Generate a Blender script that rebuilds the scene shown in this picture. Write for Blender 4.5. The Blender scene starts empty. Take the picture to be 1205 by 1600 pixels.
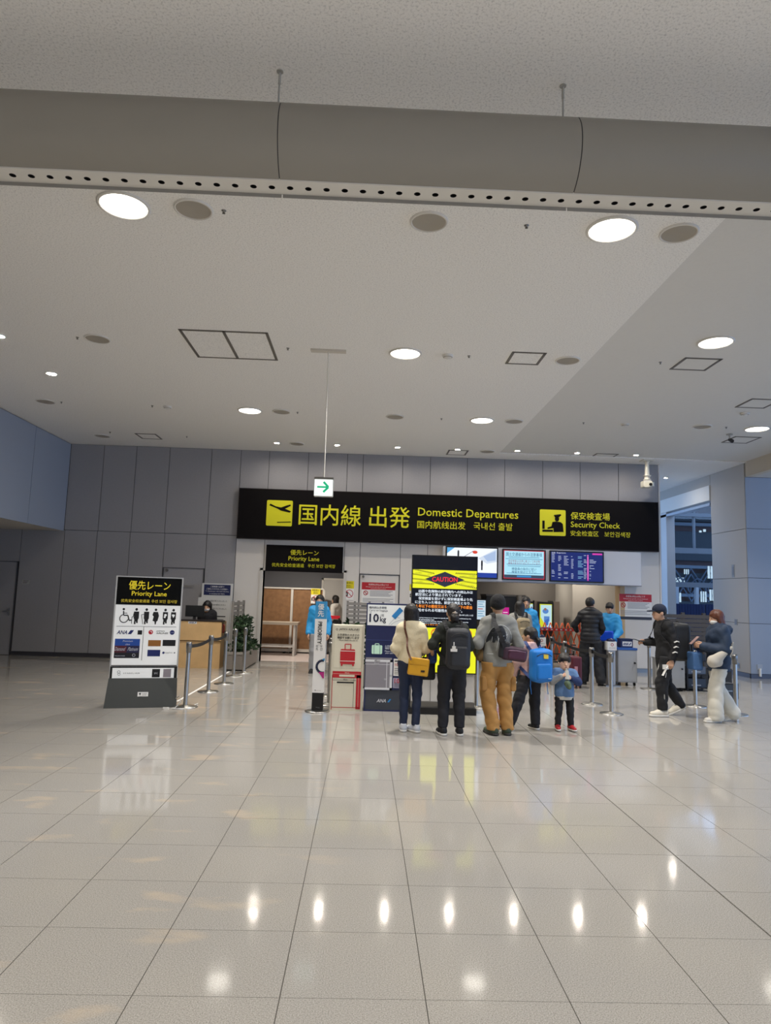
import bpy, bmesh, math, random
import numpy as np
from mathutils import Vector, Matrix
from mathutils.bvhtree import BVHTree
random.seed(7)
PI = math.pi
SC = bpy.context.scene
COL = SC.collection

# ---------------------------------------------------------------- camera
EYE = 1.655
FOC, PITCH, YAW, ROLL = 1076.3, 0.118675, 0.027111, 0.030642
cp, sp, cy_, sy_, cr, sr = math.cos(PITCH), math.sin(PITCH), math.cos(YAW), math.sin(YAW), math.cos(ROLL), math.sin(ROLL)
FW = Vector((sy_*cp, cy_*cp, sp))
R0 = Vector((cy_, -sy_, 0)); U0 = R0.cross(FW)
RT = R0*cr + U0*sr; UP = U0*cr - R0*sr
cam = bpy.data.cameras.new('camera'); cam.sensor_fit = 'VERTICAL'; cam.sensor_height = 36
cam.lens = FOC/1600*36; cam.clip_start = .05; cam.clip_end = 200
camo = bpy.data.objects.new('camera', cam); COL.objects.link(camo)
M = Matrix((RT, UP, -FW)).transposed().to_4x4(); M.translation = (0, 0, EYE)
camo.matrix_world = M
SC.camera = camo

# ---------------------------------------------------------------- sky and exposure
world = bpy.data.worlds.new('dusk'); SC.world = world; world.use_nodes = True
bg = world.node_tree.nodes['Background']
bg.inputs[0].default_value = (.36, .58, 1.0, 1); bg.inputs[1].default_value = 1.7
SC.view_settings.view_transform = 'Standard'; SC.view_settings.look = 'None'
SC.view_settings.gamma = 1; SC.view_settings.use_curve_mapping = False
SC.view_settings.exposure = 0.47
LAMP, SPOT, BEAM = 8, 330, 55       # glow of the large diffusers, of the small spots; watts of a large lamp's beam

# ---------------------------------------------------------------- helpers
def ray(x, y):
    return RT*((x-602.5)/FOC) + UP*((800-y)/FOC) + FW
def at(x, y, Y):            # where a sight line meets the plane at depth Y
    d = ray(x, y); s = Y/d.y
    return Vector((d.x*s, Y, EYE+d.z*s))
def onz(x, y, z=0.0):       # where it meets the floor (or another level)
    d = ray(x, y); s = (z-EYE)/d.z
    return Vector((d.x*s, d.y*s, z))
def seen(P):
    d = Vector(P)-Vector((0, 0, EYE)); z = d.dot(FW)
    if z < .3: return None
    return 602.5+FOC*d.dot(RT)/z, 800-FOC*d.dot(UP)/z

def lin(h):
    v = [int(h[i:i+2], 16)/255 for i in (0, 2, 4)]
    return tuple(c/12.92 if c <= .04045 else ((c+.055)/1.055)**2.4 for c in v)+(1,)
MATS = {}
def mat(h, rough=.6, metal=0, bump=0, bscale=60, var=0, emit=0, spec=.5, trans=0, coat=0, sheen=0):
    key = (h, rough, metal, bump, bscale, var, emit, spec, trans, coat, sheen)
    if key in MATS: return MATS[key]
    m = bpy.data.materials.new('surface_'+h); m.use_nodes = True
    nt = m.node_tree; b = nt.nodes['Principled BSDF']
    c = lin(h)
    b.inputs['Base Color'].default_value = c; b.inputs['Roughness'].default_value = rough
    b.inputs['Metallic'].default_value = metal; b.inputs['Specular IOR Level'].default_value = spec
    if trans: b.inputs['Transmission Weight'].default_value = trans
    if coat: b.inputs['Coat Weight'].default_value = coat; b.inputs['Coat Roughness'].default_value = .08
    if sheen: b.inputs['Sheen Weight'].default_value = sheen
    if emit:
        if emit >= .3: b.inputs['Base Color'].default_value = tuple(x*.08 for x in c[:3])+(1,)
        b.inputs['Emission Color'].default_value = c; b.inputs['Emission Strength'].default_value = emit
    if bump or var:
        tc = nt.nodes.new('ShaderNodeTexCoord'); nz = nt.nodes.new('ShaderNodeTexNoise')
        nz.inputs['Scale'].default_value = bscale; nz.inputs['Detail'].default_value = 4
        nt.links.new(tc.outputs['Object'], nz.inputs['Vector'])
        if bump:
            bp = nt.nodes.new('ShaderNodeBump'); bp.inputs['Strength'].default_value = bump; bp.inputs['Distance'].default_value = .01
            nt.links.new(nz.outputs['Fac'], bp.inputs['Height']); nt.links.new(bp.outputs['Normal'], b.inputs['Normal'])
        if var:
            rp = nt.nodes.new('ShaderNodeValToRGB')
            rp.color_ramp.elements[0].position = .3; rp.color_ramp.elements[1].position = .7
            rp.color_ramp.elements[0].color = tuple(x*(1-var) for x in c[:3])+(1,)
            rp.color_ramp.elements[1].color = tuple(min(1, x*(1+var)) for x in c[:3])+(1,)
            nt.links.new(nz.outputs['Fac'], rp.inputs[0]); nt.links.new(rp.outputs[0], b.inputs['Base Color'])
    MATS[key] = m
    return m

def link(name, me, parent=None, kind=None):
    o = bpy.data.objects.new(name, me); COL.objects.link(o)
    if parent is not None: o.parent = parent
    if kind: o['kind'] = kind
    return o
def thing(name, label, cat, loc=(0, 0, 0), rz=0, group=None):
    o = bpy.data.objects.new(name, None); COL.objects.link(o); o.empty_display_size = .05
    o.location = loc; o.rotation_euler = (0, 0, rz)
    return tag(o, label, cat, group)
def tag(o, label, cat, group=None):
    o['label'] = label; o['category'] = cat
    if group: o['group'] = group
    return o
def clone(root, loc, rz, label, group=None):
    r = root.copy(); COL.objects.link(r); r.location = loc; r.rotation_euler = (0, 0, rz); r['label'] = label
    if group: r['group'] = group
    for ch in list(root.children):
        c = ch.copy(); COL.objects.link(c); c.parent = r
        for g in ch.children:
            d = g.copy(); COL.objects.link(d); d.parent = c
    return r

class MB:                   # collects shapes into one mesh
    def __init__(s): s.v = []; s.f = []; s.m = []; s.sm = []
    def raw(s, vs, fs, m=0, sm=False):
        b = len(s.v); s.v += [tuple(v) for v in vs]; s.f += [tuple(i+b for i in f) for f in fs]
        s.m += [m]*len(fs); s.sm += [sm]*len(fs); return s
    def box(s, lo, hi, m=0, T=None):
        x0, y0, z0 = lo; x1, y1, z1 = hi
        vs = [(x0,y0,z0),(x1,y0,z0),(x1,y1,z0),(x0,y1,z0),(x0,y0,z1),(x1,y0,z1),(x1,y1,z1),(x0,y1,z1)]
        if T is not None: vs = [T @ Vector(v) for v in vs]
        return s.raw(vs, [(0,3,2,1),(4,5,6,7),(0,1,5,4),(1,2,6,5),(2,3,7,6),(3,0,4,7)], m)
    def cyl(s, a, b, r0, r1=None, n=12, m=0, cap=True, sm=True):
        a, b = Vector(a), Vector(b); r1 = r0 if r1 is None else r1
        d = (b-a).normalized(); u = d.orthogonal().normalized(); w = d.cross(u)
        vs = []
        for c, r in ((a, r0), (b, r1)):
            for i in range(n):
                t = 2*PI*i/n; vs.append(c+(u*math.cos(t)+w*math.sin(t))*r)
        s.raw(vs, [(i, (i+1) % n, n+(i+1) % n, n+i) for i in range(n)], m, sm)
        if cap: s.raw(vs[:n], [tuple(range(n-1, -1, -1))], m); s.raw(vs[n:], [tuple(range(n))], m)
        return s
    def lathe(s, pr, n=20, m=0, c=(0, 0, 0), sm=True):
        vs = []
        for r, z in pr:
            for i in range(n):
                t = 2*PI*i/n; vs.append((c[0]+r*math.cos(t), c[1]+r*math.sin(t), c[2]+z))
        fs = []
        for k in range(len(pr)-1):
            for i in range(n): fs.append((k*n+i, k*n+(i+1) % n, (k+1)*n+(i+1) % n, (k+1)*n+i))
        return s.raw(vs, fs, m, sm)
    def tube(s, pts, r, n=6, m=0, flat=1.0, upv=None):
        pts = [Vector(p) for p in pts]; vs = []
        for i, p in enumerate(pts):
            d = (pts[min(i+1, len(pts)-1)]-pts[max(i-1, 0)]).normalized()
            u = (d.cross(Vector(upv)) if upv is not None else d.orthogonal())
            u = u.normalized() if u.length > 1e-5 else d.orthogonal().normalized()
            w = u.cross(d)
            for k in range(n):
                t = 2*PI*k/n; vs.append(p+u*math.cos(t)*r+w*math.sin(t)*r*flat)
        fs = [(i*n+k, i*n+(k+1) % n, (i+1)*n+(k+1) % n, (i+1)*n+k) for i in range(len(pts)-1) for k in range(n)]
        fs += [tuple(range(n-1, -1, -1)), tuple((len(pts)-1)*n+k for k in range(n))]
        return s.raw(vs, fs, m, True)
    def prism(s, pts, y0, y1, m=0):        # outline in x,z pushed from y0 (front) to y1
        n = len(pts); vs = [(x, y0, z) for x, z in pts]+[(x, y1, z) for x, z in pts]
        return s.raw(vs, [tuple(range(n)), tuple(range(2*n-1, n-1, -1))]+[(i, n+i, n+(i+1) % n, (i+1) % n) for i in range(n)], m)
    def poly(s, pts, y, m=0): return s.raw([(x, y, z) for x, z in pts], [tuple(range(len(pts)))], m)
    def disc(s, x, z, r, y, m=0, n=20, rz=None):
        return s.poly([(x+r*math.cos(2*PI*i/n), z+(rz or r)*math.sin(2*PI*i/n)) for i in range(n)], y, m)
    def rect(s, x0, z0, x1, z1, y, m=0): return s.poly([(x0, z0), (x1, z0), (x1, z1), (x0, z1)], y, m)
    def line(s, pts, w, y, m=0):           # flat stroke
        for (x0, z0), (x1, z1) in zip(pts, pts[1:]):
            d = math.hypot(x1-x0, z1-z0) or 1; a, b = -(z1-z0)/d*w/2, (x1-x0)/d*w/2
            s.poly([(x0-a, z0-b), (x1-a, z1-b), (x1+a, z1+b), (x0+a, z0+b)], y, m)
        return s
    def ring(s, x, z, r, w, y, m=0, n=20, a0=0, a1=2*PI):
        k = int(n*abs(a1-a0)/(2*PI))+1
        return s.line([(x+r*math.cos(a0+(a1-a0)*i/k), z+r*math.sin(a0+(a1-a0)*i/k)) for i in range(k+1)], w, y, m)
    def mesh(s, name, mats):
        me = bpy.data.meshes.new(name); me.from_pydata(s.v, [], s.f)
        for mt in (mats if isinstance(mats, (list, tuple)) else [mats]): me.materials.append(mt)
        me.polygons.foreach_set('material_index', s.m); me.polygons.foreach_set('use_smooth', s.sm); me.update()
        return me
    def build(s, name, mats, parent=None, kind=None): return link(name, s.mesh(name, mats), parent, kind or ('stuff' if name in SMALL else None))
SMALL = {'lettering', 'white_line', 'fine_print', 'white_print', 'pictograms', 'hazard_stripes', 'pale_print', 'black_mark', 'navy_mark', 'grey_print', 'white_mark', 'label_print', 'prohibition_rings', 'sleeve_print'}

_tc = {}
def glyphs(s, bold=0.0):
    if (s, bold) not in _tc:
        c = bpy.data.curves.new('t', 'FONT'); c.body = s; c.size = 1; c.resolution_u = 2; c.offset = bold
        o = bpy.data.objects.new('t', c); COL.objects.link(o)
        me = bpy.data.meshes.new_from_object(o.evaluated_get(bpy.context.evaluated_depsgraph_get()))
        vs = np.array([v.co[:2] for v in me.vertices]).reshape(-1, 2); fs = [tuple(p.vertices) for p in me.polygons]
        bpy.data.objects.remove(o); bpy.data.curves.remove(c); bpy.data.meshes.remove(me)
        _tc[(s, bold)] = (vs, fs)
    return _tc[(s, bold)]
def words(mb, s, cx, cz, w, y, h=None, bold=0.0, m=0, rot=0, slant=0):
    vs, fs = glyphs(s)
    if not len(vs): return
    lo, hi = vs.min(0), vs.max(0); k = w/(hi[0]-lo[0]); kz = k if h is None else h/(hi[1]-lo[1])
    q = (vs-(lo+hi)/2)*(k, kz)
    if slant: q[:, 0] += q[:, 1]*slant
    if rot:
        c, n = math.cos(rot), math.sin(rot); q = np.stack([q[:, 0]*c-q[:, 1]*n, q[:, 0]*n+q[:, 1]*c], 1)
    e = bold*.55*abs(k)
    for i, (da, db) in enumerate(((0, 0),) if not bold else ((-e, 0), (e, 0), (0, e), (0, -e))):
        mb.raw([(cx+a+da, y-i*.0006, cz+b+db) for a, b in q], fs, m)
def rrect(x0, z0, x1, z1, r, n=4):
    pts = []
    for cx, cz, a in ((x1-r, z1-r, 0), (x0+r, z1-r, PI/2), (x0+r, z0+r, PI), (x1-r, z0+r, 1.5*PI)):
        pts += [(cx+r*math.cos(a+PI/2*i/n), cz+r*math.sin(a+PI/2*i/n)) for i in range(n+1)]
    return pts
class Face:                 # a flat face of a sign at depth Y: pixel boxes of the photo measured on it
    def __init__(s, root, Y): s.r = root; s.Y = Y; s.k = Y/FOC*.995
    def p(s, x, y): v = at(x, y, s.Y)-Vector(s.r.location); return v.x, v.z
    def text(s, name, mt, items, bold=0.0, off=-.003):
        for it in items:
            mb = MB(); st, x0, x1, yc = it[:4]; h = it[4]*s.k if len(it) > 4 and it[4] else None
            c = s.p((x0+x1)/2, yc); words(mb, st, c[0], c[1], (x1-x0)*s.k, s.Y-s.r.location.y+off, h, it[5] if len(it) > 5 else bold)
            link(name, mb.mesh(name, mt), s.r)

# smooth implicit shapes turned into one surface
class Soft:
    def __init__(s): s.pr = []
    def add(s, a, b, ra, rb=None, k=.03, sc=(1, 1, 1), sub=False):
        s.pr.append(('c', np.array(a, float), np.array(b, float), ra, ra if rb is None else rb, k, np.array(sc, float), sub)); return s
    def ell(s, c, r, k=.03, sub=False):
        r = np.array(r, float); mn = r.min(); return s.add(c, c, mn, mn, k, r/mn, sub)
    def box(s, c, hf, rd, k=.02, sub=False):
        s.pr.append(('b', np.array(c, float), np.array(hf, float), rd, 0, k, None, sub)); return s
    def cut(s, n, d): s.pr.append(('p', np.array(n, float), d, 0, 0, 0, None, True)); return s
    def noise(s, amp, fr, sd=0): s.pr.append(('n', amp, fr, sd, 0, 0, None, True)); return s
    def quilt(s, amp, per): s.pr.append(('q', amp, per, 0, 0, 0, None, True)); return s
    def mesh(s, h):
        lo, hi = np.full(3, 9e9), np.full(3, -9e9)
        for p in s.pr:
            if p[0] == 'c' and not p[7]:
                r = max(p[3], p[4])*p[6]; lo = np.minimum(lo, np.minimum(p[1], p[2])-r); hi = np.maximum(hi, np.maximum(p[1], p[2])+r)
            if p[0] == 'b' and not p[7]: lo = np.minimum(lo, p[1]-p[2]); hi = np.maximum(hi, p[1]+p[2])
        lo -= 2.5*h+.012; hi += 2.5*h+.012
        ax = [np.arange(lo[i], hi[i]+h, h) for i in range(3)]
        F = np.full([len(a) for a in ax], .2)
        for ty, a, b, ra, rb, k, sc, sub in s.pr:
            if ty in 'pnq':
                X, Y, Z = ax[0][:, None, None], ax[1][None, :, None], ax[2][None, None, :]
                if ty == 'p': F = np.maximum(F, a[0]*X+a[1]*Y+a[2]*Z-b)
                elif ty == 'q': F = F-a*np.abs(np.sin(PI*Z/b))+0*X
                else:
                    f, d = b, ra
                    w = 1.5*np.sin(f*.45*X+d)+1.2*np.sin(f*.55*Y+2*d)+.8*np.sin(f*.3*Z+d*3)
                    F = F+a*1.05*(.6-np.abs(np.sin(f*.75*Z+w)))+a*.5*np.sin(f*.5*(X-Y)+3*d)*np.cos(f*.4*Z)
                continue
            if ty == 'c': r = max(ra, rb)*sc; bl, bh = np.minimum(a, b)-r, np.maximum(a, b)+r
            else: bl, bh = a-b, a+b
            mg = .03+k
            sl = tuple(slice(max(0, int((bl[i]-mg-lo[i])/h)), min(len(ax[i]), int((bh[i]+mg-lo[i])/h)+2)) for i in range(3))
            X, Y, Z = ax[0][sl[0]][:, None, None], ax[1][sl[1]][None, :, None], ax[2][sl[2]][None, None, :]
            if min(X.size, Y.size, Z.size) == 0: continue
            if ty == 'c':
                px, py, pz = (X-a[0])/sc[0], (Y-a[1])/sc[1], (Z-a[2])/sc[2]; ba = (b-a)/sc; L = ba@ba
                t = np.clip((px*ba[0]+py*ba[1]+pz*ba[2])/L, 0, 1) if L > 1e-12 else 0
                d = np.sqrt((px-t*ba[0])**2+(py-t*ba[1])**2+(pz-t*ba[2])**2)-(ra+(rb-ra)*t)
            else:
                qx, qy, qz = np.abs(X-a[0])-b[0]+ra, np.abs(Y-a[1])-b[1]+ra, np.abs(Z-a[2])-b[2]+ra
                d = np.sqrt(np.maximum(qx, 0)**2+np.maximum(qy, 0)**2+np.maximum(qz, 0)**2)+np.minimum(np.maximum(qx, np.maximum(qy, qz)), 0)-ra
            G = F[sl]
            if sub: F[sl] = np.maximum(G, -d)
            else:
                hh = np.clip(.5+.5*(G-d)/max(k, 1e-4), 0, 1); F[sl] = G*(1-hh)+d*hh-k*hh*(1-hh)
        I = F < 0; nx, ny, nz = I.shape
        cnt = np.zeros((nx-1, ny-1, nz-1)); acc = np.zeros((nx-1, ny-1, nz-1, 3))
        co = [(i, j, k) for i in (0, 1) for j in (0, 1) for k in (0, 1)]
        def at_(A, c): return A[c[0]:nx-1+c[0], c[1]:ny-1+c[1], c[2]:nz-1+c[2]]
        for c in co:
            for d in range(3):
                if c[d]: continue
                e = list(c); e[d] = 1; f0, f1 = at_(F, c), at_(F, e); m = (f0 < 0) != (f1 < 0)
                if not m.any(): continue
                t = np.where(m, f0/np.where(m, f0-f1, 1), 0); cnt += m
                for q in range(3): acc[..., q] += np.where(m, c[q]+(t if q == d else 0), 0)
        ms = cnt > 0; idx = np.full(ms.shape, -1); idx[ms] = np.arange(ms.sum())
        g = np.argwhere(ms); V = lo+(g+acc[ms]/cnt[ms][:, None])*h
        Fs = []
        for d in range(3):
            a, b = [(1, 2), (2, 0), (0, 1)][d]
            sl0 = [slice(None)]*3; sl1 = [slice(None)]*3; sl0[d] = slice(0, -1); sl1[d] = slice(1, None)
            A, B = I[tuple(sl0)], I[tuple(sl1)]
            for flip in (0, 1):
                E = np.argwhere((A & ~B) if not flip else (~A & B))
                E = E[(E[:, a] > 0) & (E[:, b] > 0) & (E[:, a] < I.shape[a]-1) & (E[:, b] < I.shape[b]-1)]
                if not len(E): continue
                def ii(da, db):
                    q = E.copy(); q[:, a] -= da; q[:, b] -= db; return idx[q[:, 0], q[:, 1], q[:, 2]]
                Q = np.stack([ii(1, 1), ii(0, 1), ii(0, 0), ii(1, 0)], 1)
                Fs.append(Q[:, ::-1] if flip else Q)
        Fs = np.concatenate(Fs) if Fs else np.zeros((0, 4), int)
        return V, [tuple(f) for f in Fs.tolist()]
    def build(s, name, mt, parent, h=.012, T=None):
        V, Fc = s.mesh(h); return softmesh(name, [(V, Fc, T)], mt, parent)
def softmesh(name, chunks, mt, parent):
    mb = MB()
    for V, Fc, T in chunks:
        V = np.asarray(V)
        if T is not None:
            A = np.array(T); V = V@A[:3, :3].T+A[:3, 3]
        mb.raw(V.tolist(), Fc, 0, True)
    return mb.build(name, mt, parent)

# ================================================================ large structure
BW = 16.4                    # front of the back wall
ZC = 5.0
STEEL = mat('b9b6b0', .28, 1)
STEELD = mat('8d8b88', .35, 1)
WHITE = mat('e9e7e2', .5)
WALLG = mat('9a989a', .55, bump=.03, bscale=30, var=.03)
WALLW = mat('dcd6cf', .5, bump=.02, bscale=30)
DARK = mat('1c1b1d', .6)
BLACK = mat('0b0b0d', .5)
JOINT = mat('3a3a3d', .8)
YEL = mat('e6e01c', .5)
SIGNB = mat('0d090a', .7, spec=.15)
NAVY = mat('15204f', .4)
BLUE = mat('2c9ad8', .6, bump=.15, bscale=25)
PAPER = mat('eceae6', .6)
INK = mat('26252a', .6)

def floor_mat():
    m = bpy.data.materials.new('polished_granite'); m.use_nodes = True; nt = m.node_tree; N = nt.nodes; L = nt.links
    b = N['Principled BSDF']; g = N.new('ShaderNodeNewGeometry')
    def noise(sc, det=3, ro=.6):
        n = N.new('ShaderNodeTexNoise'); n.inputs['Scale'].default_value = sc; n.inputs['Detail'].default_value = det
        n.inputs['Roughness'].default_value = ro; L.new(g.outputs['Position'], n.inputs['Vector']); return n
    def ramp(a, pts):
        r = N.new('ShaderNodeValToRGB'); e = r.color_ramp.elements
        while len(e) < len(pts): e.new(.5)
        for q, (p, c) in zip(e, pts): q.position = p; q.color = c if len(c) == 4 else c+(1,)
        L.new(a, r.inputs[0]); return r
    def mix(f, a, c2):
        x = N.new('ShaderNodeMixRGB'); L.new(f, x.inputs[0]); L.new(a, x.inputs[1])
        if isinstance(c2, tuple): x.inputs[2].default_value = c2
        else: L.new(c2, x.inputs[2])
        return x
    sp = noise(170, 2); base = ramp(sp.outputs['Fac'], [(.3, lin('86827c')), (.5, lin('a6a29b')), (.72, lin('bbb7b0'))])
    big = noise(.9, 2); tint = ramp(big.outputs['Fac'], [(.35, (.94, .94, .95)), (.65, (1, .99, .975))])
    mu = N.new('ShaderNodeMixRGB'); mu.blend_type = 'MULTIPLY'; mu.inputs[0].default_value = 1
    L.new(base.outputs[0], mu.inputs[1]); L.new(tint.outputs[0], mu.inputs[2])
    # worn, scuffed patches where people queue, on the lounge side of the floor
    mp = N.new('ShaderNodeMapping'); mp.inputs['Scale'].default_value = (1.3, 3.0, 1); L.new(g.outputs['Position'], mp.inputs[0])
    wn = N.new('ShaderNodeTexNoise'); wn.inputs['Scale'].default_value = 1.15; wn.inputs['Detail'].default_value = 8; L.new(mp.outputs[0], wn.inputs['Vector'])
    wr = ramp(wn.outputs['Fac'], [(.60, (0, 0, 0)), (.68, (1, 1, 1))])
    sx = N.new('ShaderNodeSeparateXYZ'); L.new(g.outputs['Position'], sx.inputs[0])
    mr = N.new('ShaderNodeMapRange'); mr.inputs[1].default_value = .3; mr.inputs[2].default_value = -1.0; L.new(sx.outputs['X'], mr.inputs[0])
    mm = N.new('ShaderNodeMath'); mm.operation = 'MULTIPLY'; L.new(wr.outputs[0], mm.inputs[0]); L.new(mr.outputs[0], mm.inputs[1])
    m2 = N.new('ShaderNodeMath'); m2.operation = 'MULTIPLY'; m2.inputs[1].default_value = .5; L.new(mm.outputs[0], m2.inputs[0])
    x = mix(m2.outputs[0], mu.outputs[0], lin('c4b199'))
    L.new(x.outputs[0], b.inputs['Base Color'])
    rn = noise(3, 3); rr = N.new('ShaderNodeMapRange'); rr.inputs[3].default_value = .06; rr.inputs[4].default_value = .10
    L.new(rn.outputs['Fac'], rr.inputs[0])
    ad = N.new('ShaderNodeMath'); ad.operation = 'MULTIPLY_ADD'; ad.inputs[1].default_value = .25; L.new(m2.outputs[0], ad.inputs[0]); L.new(rr.outputs[0], ad.inputs[2])
    L.new(ad.outputs[0], b.inputs['Roughness'])
    b.inputs['Specular IOR Level'].default_value = .32
    bn = noise(5, 2); bp = N.new('ShaderNodeBump'); bp.inputs['Strength'].default_value = .012; bp.inputs['Distance'].default_value = .02
    L.new(bn.outputs['Fac'], bp.inputs['Height']); L.new(bp.outputs['Normal'], b.inputs['Normal'])
    return m
GRAN = floor_mat()
GROUT = mat('5c5852', .8)

floor = MB().box((-13, -9, -.2), (16, 27, -.004)).build('floor', GROUT, kind='structure')
TX, TY, TX0, TY0 = .59982, .5595, -2.68967, 3.04974
def tile_box(mb, i, j, c=(0, 0)):
    gl = .005 if i == 8 else .0022; gr = .005 if i+1 == 8 else .0022     # the wide movement joint
    mb.box((gl-TX/2+c[0], -TY/2+.0018+c[1], -.004), (TX/2-gr+c[0], TY/2-.0018+c[1], 0))
near, rest = [], []
for i in range(-17, 32):
    for j in range(-21, 43):
        x, y = TX0+(i+.5)*TX, TY0+(j+.5)*TY
        if x < -13 or x > 16: continue
        s = seen((x, y, 0))
        if s and -45 < s[0] < 1250 and s[1] < 1660 and y < 16.3: near.append((y, i, j, x))
        else: rest.append((i, j, x, y))
near.sort(); rest += [(i, j, x, y) for y, i, j, x in near[300:]]
tm = {}
for y, i, j, x in near[:300]:
    k = (i == 8, i == 7)
    if k not in tm: mb = MB(); tile_box(mb, i, j); tm[k] = mb.mesh('tile', GRAN)
    o = link('tile', tm[k], floor); o.location = (x, y, 0)
mb = MB()
for i, j, x, y in rest: tile_box(mb, i, j, (x, y))
mb.build('tile_field', GRAN, floor, 'stuff')

# ceilings
def ceil_mat(h, depth, sc):
    m = bpy.data.materials.new('ceiling_'+h); m.use_nodes = True; nt = m.node_tree; N = nt.nodes; L = nt.links; b = N['Principled BSDF']
    g = N.new('ShaderNodeNewGeometry'); n = N.new('ShaderNodeTexNoise'); n.inputs['Scale'].default_value = sc; n.inputs['Detail'].default_value = 6; n.inputs['Roughness'].default_value = .75
    L.new(g.outputs['Position'], n.inputs['Vector'])
    r = N.new('ShaderNodeValToRGB'); c = lin(h); r.color_ramp.elements[0].position = .36; r.color_ramp.elements[1].position = .5
    r.color_ramp.elements[0].color = tuple(x*(1-depth) for x in c[:3])+(1,); r.color_ramp.elements[1].color = c
    L.new(n.outputs['Fac'], r.inputs[0]); L.new(r.outputs[0], b.inputs['Base Color'])
    bp = N.new('ShaderNodeBump'); bp.inputs['Strength'].default_value = .25; bp.inputs['Distance'].default_value = .01
    L.new(n.outputs['Fac'], bp.inputs['Height']); L.new(bp.outputs['Normal'], b.inputs['Normal']); b.inputs['Roughness'].default_value = .9; b.inputs['Specular IOR Level'].default_value = .1
    return m
CEIL = ceil_mat('f6f3ee', .3, 66); CEIL2 = ceil_mat('dedbd5', .02, 20)
MB().box((-7.2, -9, ZC), (3.04, 18, ZC+.2)).box((3.04, 15.72, ZC), (9, 27, ZC+.2)).build('ceiling', CEIL, kind='structure')
MB().box((3.04, -9, ZC+.02), (8.9, 15.72, ZC+.2)).build('ceiling', CEIL2, kind='structure')
# low soffit at the left with its bulkhead, low soffit at the right with its fascia
SOFW = mat('cfc9c0', .8); BLK = mat('9aa2b0', .5, bump=.02, bscale=30)
MB().box((-13, -9, 2.905), (-7.13, BW, 3.1)).build('ceiling', SOFW, kind='structure')
bulk = MB().box((-7.3, -9, 2.91), (-7.14, BW, ZC+.1)).build('wall_left', JOINT, kind='structure')
for a, b in ((14.62, 16.38), (12.85, 14.61), (11.08, 12.84), (9.3, 11.07), (7.5, 9.29)):
    MB().box((-7.14, a+.004, 2.905), (-7.115, b-.004, 4.985)).build('wall_panel', BLK, bulk)
MB().box((-13.2, -9, 0), (-13, BW, 3)).build('wall_left', WALLG, kind='structure')
MB().box((-13, -9.2, 0), (9.2, -9, ZC+.1)).build('added_rear_wall', mat('cdc8c0', .7), kind='structure')  # unseen wall, added to block the blue sky behind and bounce light forward
BEIGE = mat('cdbfa8', .7)
MB().box((8.9, -9, 4.66), (9.05, 15.78, ZC+.1)).build('wall_right', BEIGE, kind='structure')
MB().box((9.05, -9, 4.66), (16, 15.78, 4.8)).build('ceiling', SOFW, kind='structure')

# back wall: slab with the two openings, then its panels
DX0, DX1, DZ = -2.40, -.50, 2.13
OX0, OX1, OZ = 2.35, 6.12, 2.08
WE = 7.08
wall = MB().box((-13, BW+.02, 0), (DX0, BW+.3, ZC+.1)).box((DX0, BW+.02, DZ), (DX1, BW+.3, ZC+.1)).box((DX1, BW+.02, 0), (OX0, BW+.3, ZC+.1)) \
    .box((OX0, BW+.02, OZ), (OX1, BW+.3, ZC+.1)).box((OX1, BW+.02, 0), (WE, BW+.3, ZC+.1)).build('wall_back', JOINT, kind='structure')
def panel(x0, x1, z0, z1, mt, parent=wall, g=.006): MB().box((x0+g, BW, z0+g), (x1-g, BW+.025, z1-g)).build('wall_panel', mt, parent)
PJ = [-7.12, -6.33, -5.56, -4.77, -3.77, -3.07, -2.39, -1.45, -.51, -.13, .83, 1.5, 2.4, 3.31, 4.24, 5.16, 6.1, WE]
for a, b in zip(PJ, PJ[1:]): panel(a, b, 2.93, ZC, WALLG)
LJ = [-10, -9.1, -8.09, -7.1, -6.34, -5.57, -4.76, -3.77, -3.07]
for a, b in zip(LJ, LJ[1:]):
    z0 = {-4.76: 2.12, -9.1: 2.15}.get(a, .09); panel(a, b, z0, 2.93, WALLG)
panel(-3.07, DX0, .09, 2.9, WALLW); panel(DX0, DX1, DZ+.04, 2.9, WALLW); panel(DX1, -.13, .09, 2.9, WALLW); panel(-.13, .83, 2.115, 2.9, WALLW)
panel(.83, 1.48, .09, 2.9, WALLW); panel(1.48, OX0, .09, 2.9, WALLW); panel(OX0, 4.24, OZ+.03, 2.9, WALLW); panel(4.24, OX1, OZ+.03, 2.9, WALLW); panel(OX1, WE, .09, 2.9, WALLW)
MB().box((WE, BW-.005, 0), (WE+.04, BW+2.2, ZC+.05)).build('wall_panel', WALLW, wall)
BASEM = mat('55545a', .4, .6)
MB().box((-8.1, BW-.02, 0), (-4.78, BW+.02, .09)).box((-3.75, BW-.02, 0), (-3.07, BW+.02, .09)).build('baseboard_back', BASEM, kind='structure')
MB().box((-3.07, BW-.015, 0), (DX0-.08, BW+.02, .09)).box((DX1+.08, BW-.015, 0), (-.13, BW+.02, .09)).box((.83, BW-.015, 0), (OX0, BW+.02, .09)).box((OX1, BW-.015, 0), (WE, BW+.02, .09)).build('baseboard_back', STEELD, kind='structure')
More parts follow.
